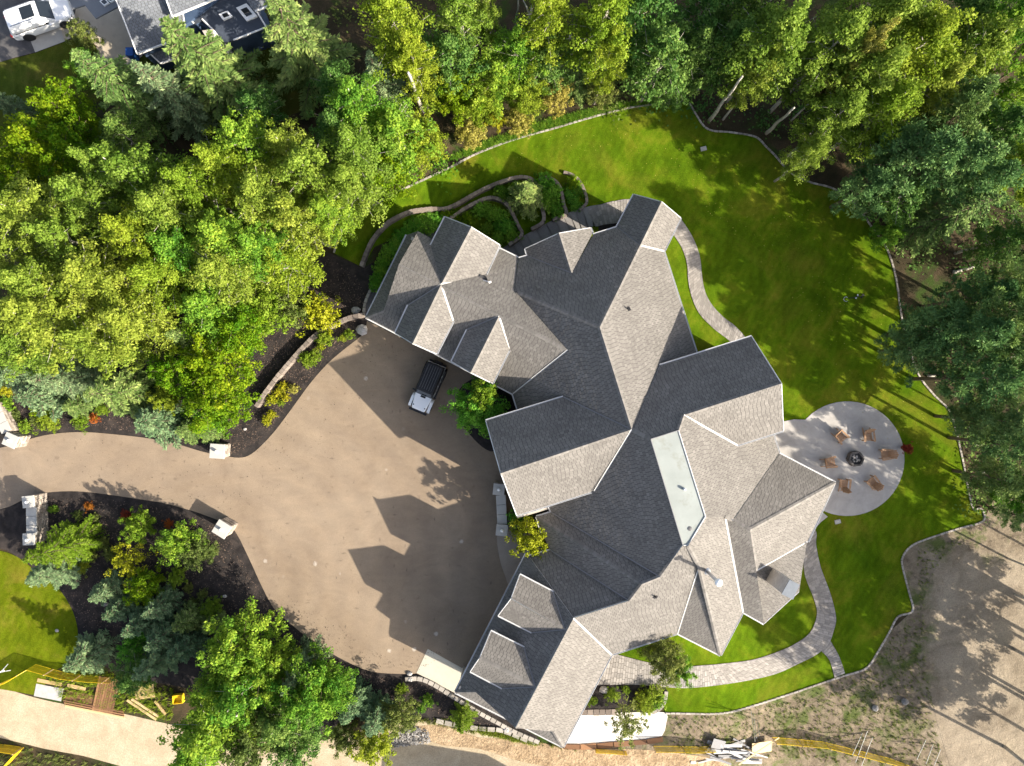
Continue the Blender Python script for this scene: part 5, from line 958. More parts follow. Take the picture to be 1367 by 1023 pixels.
# scattered understorey below the woods
UND = [((60, 200), (440, 420), 70, 'green'), ((460, 130), (600, 230), 20, 'green'), ((580, 90), (900, 150), 40, 'olive'), ((850, 20), (1100, 170), 40, 'darkleaf'), ((1190, 150), (1367, 330), 30, 'darkleaf'), ((1225, 330), (1367, 520), 30, 'darkleaf'), ((1290, 520), (1367, 680), 24, 'darkleaf'), ((330, 880), (430, 985), 12, 'green'), ((300, 0), (460, 150), 16, 'olive')]
mb = None
for (x0, y0), (x1, y1), n, leaf in UND:
    V = []; F = []; T = []
    for _ in range(n):
        x, y = random.uniform(x0, x1), random.uniform(y0, y1); p = G(x, y); c = np.array(p)[None] + RNG.normal(0, 1, (55, 3)) * np.array([.6, .6, .22]) + np.array([0, 0, .3])
        v, f, t = leaves(c, RNG.normal(0, .5, (55, 3)) + np.array([0, 0, 1]), .12 * RNG.uniform(.6, 1.4, 55), np.clip(RNG.normal(.4, .2, 55), 0, 1)); F.append(f + 4 * 55 * len(V)); V.append(v); T.append(t)
    me = newmesh('undergrowth', np.concatenate(V), np.concatenate(F), np.concatenate(T), [L[leaf]]); o = bpy.data.objects.new('undergrowth', me); C.objects.link(o); o['kind'] = 'stuff'
# visible white aspen trunks and dead wood
def log(name, label, a, b, r, cat='log', mat='bark', z0=.1, z1=.1, group=None):
    A, B = G(*a, z0), G(*b, z1); root = bpy.data.objects.new(name, None); m = MB(); n = 6; o = A
    m.tube([(A - o).lerp(B - o, i / n) + Vector((random.uniform(-.06, .06), random.uniform(-.06, .06), 0)) for i in range(n + 1)], [r * (1 - .45 * i / n) for i in range(n + 1)], 8)
    ob = m.build(name, M[mat], smooth=True); ob.location = o; return setp(ob, label, cat, group)
log('fallen_trunk', 'grey fallen trunk lying in the shade of the right woods', (1238, 502), (1276, 500), .14)
log('fallen_trunk', 'grey trunk lying by the brown clearing at upper right', (1272, 364), (1300, 357), .15)
for i, (a, b) in enumerate([((1292, 569), (1310, 571)), ((1300, 593), (1318, 594)), ((1305, 630), (1318, 632))]): log('fallen_trunk', ['upper', 'middle', 'lower'][i] + ' of three short pale logs lying near the right kerb', a, b, .1)
def tall_trunk(label, base, top, h, r, forks=()):
    A = G(*base); z = A.z + h; B = P(*top, z); m = MB(); n = 8; pts = [(B - A) * (i / n) + Vector((math.sin(i * 1.3) * .04, math.cos(i * 1.7) * .04, 0)) * (0 if i in (0, n) else 1) for i in range(n + 1)]
    m.tube(pts, [r * (1 - .55 * i / n) for i in range(n + 1)], 9); root = empty('bare_trunk', A, label, 'tree trunk'); m.build('trunk', M['bark'], root, smooth=True)
    for (t, dx, dy, dz) in forks:
        p = (B - A) * t; m = MB(); m.tube([p, p + Vector((dx, dy, dz)) * .5 + Vector((.05, -.05, .1)), p + Vector((dx, dy, dz))], [r * .4, r * .28, .015], 6); m.build('branch', M['bark'], root, smooth=True)
tall_trunk('left of two pale aspen trunks leaning out from the upper lawn corner', (947, 161), (991, 102), 10, .17); tall_trunk('right of two pale aspen trunks leaning out from the upper lawn corner', (1023, 178), (1060, 144), 9, .17)
tall_trunk('thicker of the double white trunks at top centre', (564, 149), (545, 97), 11, .20); tall_trunk('thinner of the double white trunks at top centre', (561, 136), (548, 99), 9, .14)
tall_trunk('straight white trunk running off the top edge', (652, 52), (645, -12), 10, .22); tall_trunk('crooked white trunk at top centre', (694, 64), (711, 8), 11, .2, [(.8, -.6, .8, 1.0)]); tall_trunk('white trunk leaning up into the broad lime aspen', (744, 90), (762, 46), 9, .2); tall_trunk('thin pale trunk behind the crooked one', (688, 44), (692, 0), 9, .12)
tall_trunk('pale forked trunk in the shaded poplars', (826, 26), (845, -4), 9, .16, [(.5, 1.2, -1.0, .8)]); tall_trunk('short pale trunk showing between the bottom left leafy trees', (337, 924), (314, 958), 9, .17)

# ------------------------------------------------------------------ vehicles
def ring_body(secs, name, mats, parent, bevel=0.0):
    """closed shell lofted through cross-sections (x, bottom z, shoulder z, top z, half width low, half width top)"""
    m = MB(); vs_ = []; fs_ = []
    for x, zb, zs, zt, w, wt in secs: vs_ += [(x, -w * .96, zb), (x, -w, zb + (zs - zb) * .4), (x, -w * .985, zs), (x, -wt, zt - .03), (x, -wt * .86, zt), (x, wt * .86, zt), (x, wt, zt - .03), (x, w * .985, zs), (x, w, zb + (zs - zb) * .4), (x, w * .96, zb)]
    n = 10
    for i in range(len(secs) - 1): fs_ += [(i * n + k, (i + 1) * n + k, (i + 1) * n + (k + 1) % n, i * n + (k + 1) % n) for k in range(n)]
    fs_ += [tuple(range(n)), tuple(range((len(secs) - 1) * n, len(secs) * n))[::-1]]
    m.add(vs_, fs_); return m.build(name, mats, parent, bevel=bevel)
def wheel(parent, x, y, r, w, name='wheel'):
    m = MB(); pr = [(r * .62, -w / 2), (r * .93, -w / 2), (r, -w * .36), (r, w * .36), (r * .93, w / 2), (r * .62, w / 2)]
    m.lathe((0, 0, 0), pr, 22); o = m.build(name, M['rubber'], parent, smooth=False); o.location = (x, y, r); o.rotation_euler = (R(90), 0, 0)
    t = MB(); t.lathe((0, 0, 0), [(r * .60, -w * .42), (r * .62, w * .30), (r * .60, w * .40)], 18); t.lathe((0, 0, 0), [(r * .12, -w * .46), (r * .12, w * .46)], 10)
    for k in range(5): a = k * 1.2566; t.box((math.cos(a) * r * .35, math.sin(a) * r * .35, 0), (r * .5, r * .14, w * .9), a)
    t.build('rim', M['chrome'], o); return o
def place(root, px, py, z, a, b):                           # stand a thing so its middle (at height z) shows at px,py and it points from a to b in the photo
    p = P(px, py, z); root.location = (p.x, p.y, hgt(p.x, p.y) + .055); root.rotation_euler = (0, 0, math.atan2(-(b[1] - a[1]), b[0] - a[0]))
jp = empty('parked_car', (0, 0, 0), 'white off-roader with a black roof parked under the garage dormers', 'car')
def bx(name, parts, mat, parent, bevel=0.0):
    m = MB()
    for a in parts: m.box(*a)
    return m.build(name, mat, parent, bevel=bevel)
ring_body([(-2.05, .55, .9, 1.08, .76, .74), (-1.9, .5, .95, 1.1, .79, .77), (.45, .5, .95, 1.1, .79, .77), (.62, .5, .95, 1.1, .77, .75)], 'body', M['carwhite'], jp)
ring_body([(.60, .62, .95, 1.13, .74, .73), (1.2, .62, .94, 1.12, .69, .67), (1.80, .62, .92, 1.08, .62, .60), (1.98, .62, .90, 1.03, .57, .55), (2.03, .64, .86, .97, .53, .50)], 'hood', M['carwhite'], jp, .012)
bx('cowl_vent', [((.86, 0, 1.125), (.16, .42, .03), 0)], M['black'], jp)
ring_body([(-2.0, 1.08, 1.4, 1.80, .76, .64), (-1.9, 1.08, 1.5, 1.85, .77, .68), (.30, 1.08, 1.5, 1.85, .77, .69), (.40, 1.08, 1.45, 1.80, .77, .69), (.74, 1.08, 1.12, 1.15, .75, .73)], 'cabin_roof', M['black'], jp)
m = MB(); m.add([(.745, -.66, 1.15), (.745, .66, 1.15), (.42, .60, 1.78), (.42, -.60, 1.78)], [(0, 1, 2, 3)]); m.v = [(x + .012, y, z + .006) for x, y, z in m.v]; m.build('windscreen', M['glass'], jp)
for sy in (-1, 1):
    for x0, x1 in ((-1.85, -1.25), (-1.15, -.45), (-.35, .28)):
        m = MB(); m.add([(x0, sy * .775, 1.14), (x1, sy * .775, 1.14), (x1, sy * .70, 1.72), (x0, sy * .70, 1.72)], [(0, 1, 2, 3)]); m.build('window', M['glass'], jp)
    bx('door_handle', [((-.5, sy * .80, .98), (.16, .03, .03), 0), ((.1, sy * .80, .98), (.16, .03, .03), 0)], M['black'], jp)
    m = MB(); m.box((.55, sy * .93, 1.22), (.12, .22, .18)); m.tube([(.52, sy * .78, 1.14), (.55, sy * .9, 1.2)], .02, 5); m.build('mirror', M['black'], jp)
    for x in (-1.35, 1.42):
        m = MB(); prof = [(-.62, .46), (-.52, .82), (-.36, .94), (.36, .94), (.52, .82), (.62, .46)]
        pts = [(x + a, sy * .70, z) for a, z in prof] + [(x + a, sy * .93, z - .03) for a, z in prof]
        m.add(pts, [(i, i + 1, 7 + i, 6 + i) for i in range(5)] + [tuple(range(6, 12))]); m.build('fender', M['carwhite'] if x > 0 else M['black'], jp)
        wheel(jp, x, sy * .80, .40, .26)
    m = MB(); m.lathe((2.035, sy * .36, .82), [(.10, 0), (.09, .02)], 14); hd = m.build('headlight', M['glass'], jp)
    m = MB(); m.lathe((1.72, sy * .50, 1.075), [(.05, 0), (.05, .04), (.02, .05)], 10); m.build('hood_latch', M['black'], jp)
    m = MB(); m.box((-.3, sy * .86, .48), (2.0, .14, .06)); m.build('side_step', M['black'], jp)
for k in range(6): bx('roof_bar', [((-.82, -.50 + k * .2, 1.905), (2.05, .035, .03), 0)], M['dkmetal'], jp)
for x in (-1.7, -.8, .1): bx('rack_crossbar', [((x, 0, 1.875), (.06, 1.26, .04), 0)], M['black'], jp)
bx('front_bumper', [((2.16, 0, .60), (.2, 1.55, .2), 0)], M['black'], jp, .03); bx('rear_bumper', [((-2.14, 0, .58), (.16, 1.5, .2), 0)], M['black'], jp, .03)
bx('grille', [((2.03, y * .085, .84), (.03, .045, .22), 0) for y in range(-3, 4)], M['black'], jp)
w = wheel(jp, -2.2, 0, .39, .24, 'spare_wheel'); w.location = (-2.2, .05, 1.0); w.rotation_euler = (0, R(90), 0)
place(jp, 570.5, 517, 1.1, (584.7, 483), (556.7, 549.4))

sv = empty('parked_car', (0, 0, 0), 'large white wagon with a dark sunroof parked on the neighbour\'s grey pad', 'car')
ring_body([(-2.62, .55, .85, 1.0, .80, .76), (-2.55, .42, .95, 1.08, .93, .88), (-2.2, .36, .98, 1.12, .99, .94), (1.0, .36, .98, 1.12, 1.0, .94), (1.3, .38, .98, 1.14, .99, .92), (2.2, .40, .95, 1.10, .95, .84), (2.52, .44, .88, .98, .86, .70), (2.62, .5, .78, .86, .72, .6)], 'body', M['carwhite'], sv, .02)
ring_body([(-2.48, 1.08, 1.2, 1.30, .88, .80), (-2.2, 1.08, 1.5, 1.84, .92, .74), (-1.9, 1.08, 1.5, 1.90, .93, .76), (.1, 1.08, 1.5, 1.92, .93, .76), (.45, 1.08, 1.45, 1.85, .92, .74), (1.35, 1.08, 1.11, 1.16, .88, .84)], 'cabin', M['carwhite'], sv, .015)
m = MB(); m.add([(1.28, -.78, 1.19), (1.28, .78, 1.19), (.50, .68, 1.86), (.50, -.68, 1.86)], [(0, 1, 2, 3)]); m.v = [(x + .03, y, z + .012) for x, y, z in m.v]; m.build('windscreen', M['glass'], sv)
m = MB(); m.add([(-2.47, -.74, 1.3), (-2.47, .74, 1.3), (-2.2, .66, 1.8), (-2.2, -.66, 1.8)], [(3, 2, 1, 0)]); m.v = [(x - .04, y, z) for x, y, z in m.v]; m.build('rear_window', M['glass'], sv)
for sy in (-1, 1):
    for x0, x1 in ((-2.15, -1.3), (-1.2, -.3), (-.2, .75)):
        m = MB(); m.add([(x0, sy * .945, 1.16), (x1, sy * .945, 1.16), (x1 - (.45 if x1 > .5 else 0), sy * .80, 1.74), (x0 + (.15 if x0 < -2 else 0), sy * .80, 1.74)], [(0, 1, 2, 3)]); m.build('window', M['glass'], sv)
    m = MB(); m.tube([(-2.0, sy * .70, 1.95), (.0, sy * .70, 1.97)], .03, 6); m.build('roof_rail', M['chrome'], sv)
    m = MB(); m.box((.85, sy * 1.08, 1.18), (.16, .22, .17)); m.build('mirror', M['carwhite'], sv, bevel=.03)
    for x in (-1.55, 1.65):
        m = MB(); m.lathe((0, 0, 0), [(.47, -.03), (.47, .03), (.38, .04)], 22); wa = m.build('wheel_arch', M['black'], sv); wa.location = (x, sy * .975, .44); wa.rotation_euler = (R(90), 0, 0); wheel(sv, x, sy * .90, .40, .27)
    bx('tail_light', [((-2.56, sy * .80, .98), (.14, .18, .34), 0)], M['red'], sv, .02); bx('headlight', [((2.44, sy * .72, .84), (.26, .26, .16), 0)], M['glass'], sv, .02)
bx('sunroof', [((-.35, 0, 1.925), (1.05, 1.02, .03), 0)], M['glass'], sv, .01)
place(sv, 51, 22, 1.1, (12, 32), (98, 2))

# ------------------------------------------------------------------ patio
def adirondack():
    r = empty('garden_chair', (0, 0, 0), 'chair', 'chair')
    for k in range(5): bx('seat_slat', [((.28 - k * .115, 0, .36 - k * .028), (.10, .52, .022), 0)], M['wood'], r)
    for k in range(5):
        y = (k - 2) * .115; m = MB(); hgt_ = .86 - abs(k - 2) * .07
        m.add([(-.22, y * .85 - .05, .24), (-.22, y * .85 + .05, .24), (-.22 - hgt_ * .42, y * 1.15 + .055, .24 + hgt_ * .9), (-.22 - hgt_ * .42, y * 1.15 - .055, .24 + hgt_ * .9),
               (-.245, y * .85 - .05, .23), (-.245, y * .85 + .05, .23), (-.245 - hgt_ * .42, y * 1.15 + .055, .23 + hgt_ * .9), (-.245 - hgt_ * .42, y * 1.15 - .055, .23 + hgt_ * .9)],
              [(0, 1, 2, 3), (7, 6, 5, 4), (0, 4, 5, 1), (2, 6, 7, 3), (1, 5, 6, 2), (3, 7, 4, 0)]); m.build('back_slat', M['wood'], r)
    for sy in (-1, 1):
        m = MB(); m.prism([(-.42, sy * .30 - .04), (-.30, sy * .31 - .055), (.30, sy * .36 - .085), (.40, sy * .36 - .05), (.40, sy * .36 + .05), (.30, sy * .36 + .085), (-.30, sy * .31 + .055), (-.42, sy * .30 + .04)], .56, .585); m.build('arm', M['wood'], r)
        bx('leg', [((.32, sy * .31, .28), (.09, .04, .56), 0)], M['wood'], r)
        m = MB(); m.add([(.36, sy * .27 - .02, .30), (.36, sy * .27 + .02, .30), (.36, sy * .27 + .02, .40), (.36, sy * .27 - .02, .40), (-.62, sy * .27 - .02, .0), (-.62, sy * .27 + .02, .0), (-.52, sy * .27 + .02, .14), (-.52, sy * .27 - .02, .14)], [(0, 1, 2, 3), (7, 6, 5, 4), (0, 4, 5, 1), (1, 5, 6, 2), (2, 6, 7, 3), (3, 7, 4, 0)]); m.build('leg', M['wood'], r)
    bx('back_rail', [((-.44, 0, .55), (.05, .72, .05), 0)], M['wood'], r); return r
proto = adirondack(); pitc = (1139.5, 612)
CH = [(1119.5, 583, 'wooden slatted chair at the upper left of the fire pit'), (1156, 582, 'wooden slatted chair at the upper right of the fire pit, turned to the left'), (1179, 606, 'wooden slatted chair right of the fire pit, nearest the red bush'), (1105.5, 616.5, 'wooden slatted chair left of the fire pit'), (1124, 645.5, 'wooden slatted chair nearest the roof corner'), (1161.5, 643, 'wooden slatted chair below the fire pit at the lower right')]
for i, (x, y, lab) in enumerate(CH):
    c = proto if i == 0 else copy_tree(proto); p = G(x, y, .11); c.location = p; q = G(*pitc); tw = (.1, .5, -.1, .05, .45, .15)[i]
    c.rotation_euler = (0, 0, math.atan2(q.y - p.y, q.x - p.x) + tw); c['label'] = lab; c['group'] = 'wooden chairs round the fire pit'; c.scale = (1.16, 1.16, 1.16)
fpz = G(*pitc, .085); fpit = empty('fire_pit', fpz, 'hexagonal dark block fire pit filled with rocks in the middle of the patio', 'fire pit')
for k in range(6):
    a0, a1 = R(60 * k + 8), R(60 * k + 68); p0, p1 = Vector((math.cos(a0), math.sin(a0), 0)) * .62, Vector((math.cos(a1), math.sin(a1), 0)) * .62
    for rr in range(3):
        for j in range(2):
            c = p0.lerp(p1, .27 + .46 * j); m = MB(); m.box((c.x, c.y, .09 + rr * .18), (.30, .17, .168), math.atan2(p1.y - p0.y, p1.x - p0.x), 0, .97, random.random()); m.build('block', M['pit'], fpit)
m = MB(); m.lathe((0, 0, .05), [(.50, 0), (.50, .30), (.48, .32)], 12); m.build('ash_bed', M['black'], fpit)
for k in range(16):
    a = random.random() * 6.28; rr = random.random() ** .6 * .38; m = MB(); s = random.uniform(.06, .12)
    m.lathe((math.cos(a) * rr, math.sin(a) * rr, .38), [(s * .6, 0), (s, s * .5), (s * .8, s * 1.0), (s * .3, s * 1.3)], 6, rz=a, sq=random.uniform(.7, 1.2)); m.t = [random.random()] * len(m.f); m.build('rock', M['rock'], fpit)
po = empty('flower_pot', G(1205, 597.6, .07), 'pot of rust red leaves at the right rim of the round patio', 'potted plant')
m = MB(); m.lathe((0, 0, 0), [(.17, 0), (.25, .32), (.28, .36), (.24, .36), (.2, .30)], 16); m.build('pot', M['brownboard'], po)
t_, c_ = PROTO['shrub'][1]; o = bpy.data.objects.new('leaves', c_); C.objects.link(o); o.parent = po; o.location = (0, 0, .25); o.scale = (.52, .52, .65); o.material_slots[0].link = 'OBJECT'; o.material_slots[0].material = M['rust']
for x, y, lab in ((1118, 696.5, 'pale utility lid set in the lawn below the patio'), (939, 198.8, 'pale utility lid set in the lawn at the upper bend of the kerb')):
    u_ = empty('utility_lid', G(x, y, .05), lab, 'utility lid', None, .25); m = MB(); m.box((0, 0, .05), (.52, .36, .10), 0, 0, .94); m.build('lid', M['cap'], u_, bevel=.02); m = MB(); m.box((.0, 0, .105), (.14, .05, .02)); m.build('handle', M['steel'], u_)
sp_ = empty('lawn_sprinkler', G(1138, 399, .06), 'small dark wheeled sprinkler with a metal loop on the shaded right lawn', 'sprinkler')
m = MB(); m.tube([(-.62 + .2 * math.cos(a), -.05 + .2 * math.sin(a), .12) for a in [R(50 + 29 * k) for k in range(10)]], .025, 6); m.build('loop', M['chrome'], sp_)
m = MB(); m.tube([(-.42, 0, .12), (.15, .12, .25), (1.0, .28, .1)], .03, 6); m.build('frame', M['black'], sp_)
for x, y in ((.25, .05), (.4, .3), (.75, .12), (.85, .35)): m = MB(); m.lathe((x, y, .02), [(.07, 0), (.09, .05), (.07, .10)], 10); m.build('wheel', M['chrome'] if x < .5 else M['black'], sp_)

# ------------------------------------------------------------------ gate walls and pillars
def stone_body(parent, x0, x1, y0, y1, z1, parts):          # four faces laid up in uneven stones round a core
    m = MB(); m.box(((x0 + x1) / 2, (y0 + y1) / 2, z1 / 2), (x1 - x0 - .08, y1 - y0 - .08, z1)); m.build('core', M['stone'], parent)
    s = MB()
    for (ax, fixed, lo, hi, sg) in ((0, y0, x0, x1, -1), (0, y1, x0, x1, 1), (1, x0, y0, y1, -1), (1, x1, y0, y1, 1)):
        z = 0.0
        while z < z1 - .02:
            hh = min(random.uniform(.14, .26), z1 - z); q = lo
            while q < hi - .02:
                w = min(random.uniform(.18, .45), hi - q)
                if hi - q - w < .1: w = hi - q
                pr = random.uniform(.06, .10); c = (q + w / 2, fixed, z + hh / 2) if ax == 0 else (fixed, q + w / 2, z + hh / 2); sz = (w - .02, pr, hh - .02) if ax == 0 else (pr, w - .02, hh - .02)
                m = MB(); m.box(c, sz, 0, 0, 1, random.random()); s.add(m.v, m.f, 0, random.random()); q += w
            z += hh
    s.build('stone_facing', M['stone'], parent, kind='stuff')
def pillar(px, py, rz, label, size=.95, hh=1.45, cap=1.16, grp=None, ball=True, notch=True):
    p = P(px, py, hh); z = hgt(p.x, p.y); r = empty('gate_pillar', (p.x, p.y, z), label, 'pillar', grp, rz); s = size / 2
    stone_body(r, -s, s, -s, s, hh - .06, 1)
    m = MB(); c = cap / 2; m.box((0, 0, hh), (cap, cap, .12), 0, 0, .97); cp = m.build('cap', M['cap'], r, bevel=.02)
    if ball:
        m = MB(); m.lathe((0, 0, hh + .06), [(.09, 0), (.06, .05), (.11, .10), (.14, .18), (.12, .27), (.05, .32)], 14); m.build('lamp_globe', M['white'], r, smooth=True)
    return r
pillar(290, 602.5, R(-4), 'pale capped gate pillar at the upper side of the driveway', 1.0, 1.3, 1.22); pillar(296, 706.5, R(-32), 'pale capped gate pillar at the lower side of the driveway', 1.0, 1.6, 1.22)
def gate_wall(a, b, hh, wd, label, capseg=.9, off=0.0):
    A, B = P(*a, hh), P(*b, hh); d = B - A; c = (A + B) / 2; r = empty('gate_wall', (c.x, c.y, hgt(c.x, c.y)), label, 'wall', None, math.atan2(d.y, d.x)); ln = d.length
    stone_body(r, -ln / 2, ln / 2, -wd / 2 + .08, wd / 2 - .08, hh - .05, 1); n = max(2, round(ln / capseg))
    for k in range(n): m = MB(); m.box((-ln / 2 + (k + .5) * ln / n, 0, hh), (ln / n - .015, wd, .10), 0, 0, .98); m.build('coping_slab', M['cap'], r, bevel=.012)
    return r
pillar(38, 670, R(6), 'upper end pillar of the low stone gate wall at the left', .8, 1.65, .98); pillar(38.5, 720, R(2), 'lower end pillar of the low stone gate wall at the left', .8, 1.65, .98); gate_wall((42, 677), (42.5, 714), 1.45, .85, 'low grey coped stone gate wall in the dark mulch at the left')
pillar(14, 588, R(-24), 'pale pillar at the left edge above the driveway', .9, 1.5, 1.1); gate_wall((9, 577), (-9, 540), 1.3, .85, 'pale coped stone wall running off the left edge above the driveway')
pillar(666, 653.5, R(-6), 'upper pillar of the grey entry wall beside the front gable', .78, 1.6, .95); pillar(670, 708, R(-6), 'lower pillar of the grey entry wall beside the yellow tree', .78, 1.6, .95); gate_wall((668.5, 661), (670.5, 700), 1.4, .8, 'low grey coped wall between the two entry pillars')

# ------------------------------------------------------------------ building materials and fences along the bottom
def net_fence(label, pts, hh=1.15, posts=2.4, lean=0.0, bright=M['net']):
    W = [G(*p) for p in pts]; o = W[0]; r = empty('mesh_fence', o, label, 'fence'); n = MB(); rails = MB(); dist = 0.0; nxt = 0.0
    for a, b in zip(W, W[1:]):
        d = b - a; ln = d.length; k = max(1, int(ln / .085)); e = d.normalized(); s = Vector((-e.y, e.x, 0)) * .003
        for i in range(k):
            p = a + d * (i / k) - o; sag = .06 * math.sin(i / k * 9.4)
            n.add([p, p + e * .034, p + e * .034 + Vector((0, 0, hh - sag)), p + Vector((0, 0, hh - sag))], [(0, 1, 2, 3)])
        for i in range(13):
            z = hh * i / 12; p, q = a - o, b - o; n.add([p + Vector((0, 0, z)), q + Vector((0, 0, z)), q + Vector((0, 0, z + .036)), p + Vector((0, 0, z + .036))], [(0, 1, 2, 3)])
        for z, rr in ((.03, .022), (hh * .5, .018), (hh, .028)): m = MB(); m.tube([a - o + Vector((0, 0, z)), b - o + Vector((0, 0, z))], rr, 5); m.build('rail', bright, r)
        while nxt < dist + ln:
            p = a + e * (nxt - dist) - o; m = MB(); m.box((p.x, p.y, p.z + hh * .55), (.05, .05, hh * 1.1), 0); m.build('post', M['lumber'], r); nxt += posts
        dist += ln
    n.build('netting', bright, r, kind='stuff'); return r
net_fence('yellow mesh fence bending round the corner of the side lawn', [(2, 912), (22, 903), (48, 887), (70, 893), (91, 899), (112, 901), (128, 903), (158, 904)])
net_fence('yellow mesh fence in the bottom left corner', [(-8, 993), (14, 995), (32, 998), (12, 1020)], 1.1)
net_fence('long yellow mesh fence sagging along the bottom right bank', [(1030, 984), (1054, 986), (1097, 990), (1138, 1000), (1186, 1012), (1260, 1040)], 1.15)
net_fence('short yellow mesh fence left of the heap of scrap boards', [(872, 996), (900, 996), (925, 997), (952, 996)], 1.0)
net_fence('narrow yellow mesh strip below the white slab', [(794, 1000), (812, 1001), (836, 1003)], .6)
def board(name, label, a, b, w, th, z, mat, cat='board', group=None, tint=None, tiltz=0.0):
    A, B = G(*a, z), G(*b, z + tiltz); c = (A + B) / 2; d = B - A; m = MB(); m.box((0, 0, 0), (d.length, w, th), 0, 0, 1, random.random() if tint is None else tint)
    o = m.build(name, M[mat]); o.location = c; o.rotation_euler = (0, -math.atan2(d.z, math.hypot(d.x, d.y)), math.atan2(d.y, d.x)); return setp(o, label, cat, group)
for k in range(7): board('stacked_board', 'long brown board stacked along the edge of the sandy road', (84 + k * .5, 933.5 + k * 1.6), (164 + k * .4, 949 + k * 1.7), .11, .06, .06 + .07 * (k % 2), 'brownboard' if k < 5 else 'lumber', group='long boards along the road')
pal = empty('board_deck', G(142, 928, .03), 'square frame of brown boards beside the yellow fence', 'deck', None, math.radians(-12))
for k in range(9): m = MB(); m.box((-.78 + k * .195, 0, .1), (.17, 3.0, .05), 0, 0, 1, random.random()); m.build('deck_board', M['brownboard'], pal)
for y in (-1.2, 0, 1.2): m = MB(); m.box((0, y, .04), (1.75, .09, .06), 0, 0, 1, .9); m.build('bearer', M['lumber'], pal)
board('brown_panel', 'flat brown panel lying between the deck frame and the board stack', (88, 928), (126, 935), .85, .03, .05, 'brownboard', 'panel')
board('grey_panel', 'flat grey sheet lying on the road verge by the yellow fence', (47, 921), (83, 928), 1.05, .04, .05, 'plywood', 'panel')
board('pale_plank', 'short pale plank lying beside the grey sheet', (50, 908), (82, 914), .3, .05, .06, 'lumber', 'plank'); board('pale_plank', 'pale plank half hidden in the weeds by the fence', (90, 915), (114, 920), .3, .05, .08, 'lumber', 'plank')
board('timber_beam', 'left of the two parallel pale beams lying in the grass', (170, 934.5), (209, 960.5), .2, .14, .08, 'lumber', 'beam'); board('timber_beam', 'right of the two parallel pale beams lying in the grass', (176, 933), (212, 956.5), .2, .14, .08, 'lumber', 'beam'); board('timber_beam', 'short pale beam lying right of the parallel pair', (207, 936), (221, 954), .18, .12, .08, 'lumber', 'beam'); board('plywood_sheet', 'tan sheet lying under the dark leafy tree', (180, 926), (206, 922), 1.1, .03, .05, 'lumber', 'panel')
cr = empty('yellow_crate', G(240, 931, .04), 'small yellow crate beside the parallel beams', 'crate', None, .1)
m = MB(); m.box((0, 0, .05), (.8, .7, .08)); m.build('base', M['net'], cr)
for x, y, sx, sy in ((0, .34, .8, .04), (0, -.34, .8, .04), (.39, 0, .04, .7), (-.39, 0, .04, .7)): m = MB(); m.box((x, y, .25), (sx, sy, .36)); m.build('side', M['net'], cr)
rd = random.Random(5)
for k in range(26):
    x, y = rd.uniform(952, 1008), rd.uniform(992, 1017); a = R(rd.choice((4, 0, 15, -18, 10, 25, 3, -5)) + rd.uniform(-8, 8)); l_ = rd.uniform(18, 42)
    board('scrap_board', 'weathered grey white board in the heap of scrap by the yellow fence', (x - l_ * math.cos(a) / 2, y - l_ * math.sin(a) / 2), (x + l_ * math.cos(a) / 2, y + l_ * math.sin(a) / 2), rd.uniform(.10, .24), .035, .05 + k * .025, 'scrap', group='scrap boards in the heap')
board('scrap_board', 'long weathered board along the lower side of the scrap heap', (922, 1018), (1017, 1018), .22, .05, .08, 'scrap'); board('scrap_board', 'wide pale panel on the left end of the scrap heap', (951, 992), (967, 996), .8, .04, .55, 'scrap'); board('tan_panel', 'tan triangular looking panel leaning at the right end of the scrap heap', (1004, 1000), (1030, 996), .9, .03, .45, 'lumber', 'panel'); board('long_plank', 'long pale plank lying diagonally across the scrap heap', (986, 1021), (1040, 985), .1, .05, .85, 'lumber', 'plank')
def poles(label, lst, hh):
    for i, (a, b) in enumerate(lst):
        A = G(*a); B = P(b[0], b[1], A.z + hh); o = bpy.data.objects.new('x', None); m = MB(); m.tube([(0, 0, 0), (B - A) * .5, B - A], .028, 6); o = m.build('fence_pole', M['steel']); o.location = A
        setp(o, ('left', 'middle', 'right', 'far right')[i] + label, 'pole')
poles(' of the three thin steel poles standing by the kerb bend above the scrap heap', [((1002.5, 948), (1008, 990)), ((1006, 953), (1010, 985)), ((1011, 962), (1014, 982))], 3.2)
poles(' of the three thin steel poles crossing the long yellow fence', [((1151, 979), (1138, 1008)), ((1158, 976), (1142, 1018)), ((1165, 984), (1150, 1023))], 1.4)
poles(' of the three thin steel poles near the dirt yard at the bottom', [((1236, 988), (1224, 1014)), ((1246, 993), (1236, 1020)), ((1256, 1000), (1247, 1022))], 1.4)
sh = empty('sawhorse', G(5, 894, .03), 'white sawhorse at the left edge of the side lawn', 'sawhorse', None, .4)
for x in (-.5, .5):
    for y in (-.28, .28): m = MB(); m.tube([(x, y, 0), (x * .9, y * .15, .75)], .035, 5); m.build('leg', M['white'], sh)
m = MB(); m.box((0, 0, .78), (1.3, .1, .09)); m.build('beam', M['white'], sh)
litter('stone_rubble', M['rock'], [(520, 985), (545, 968), (572, 975), (575, 990), (540, 996), (515, 998)], 700, .05, .16, .05, .2)
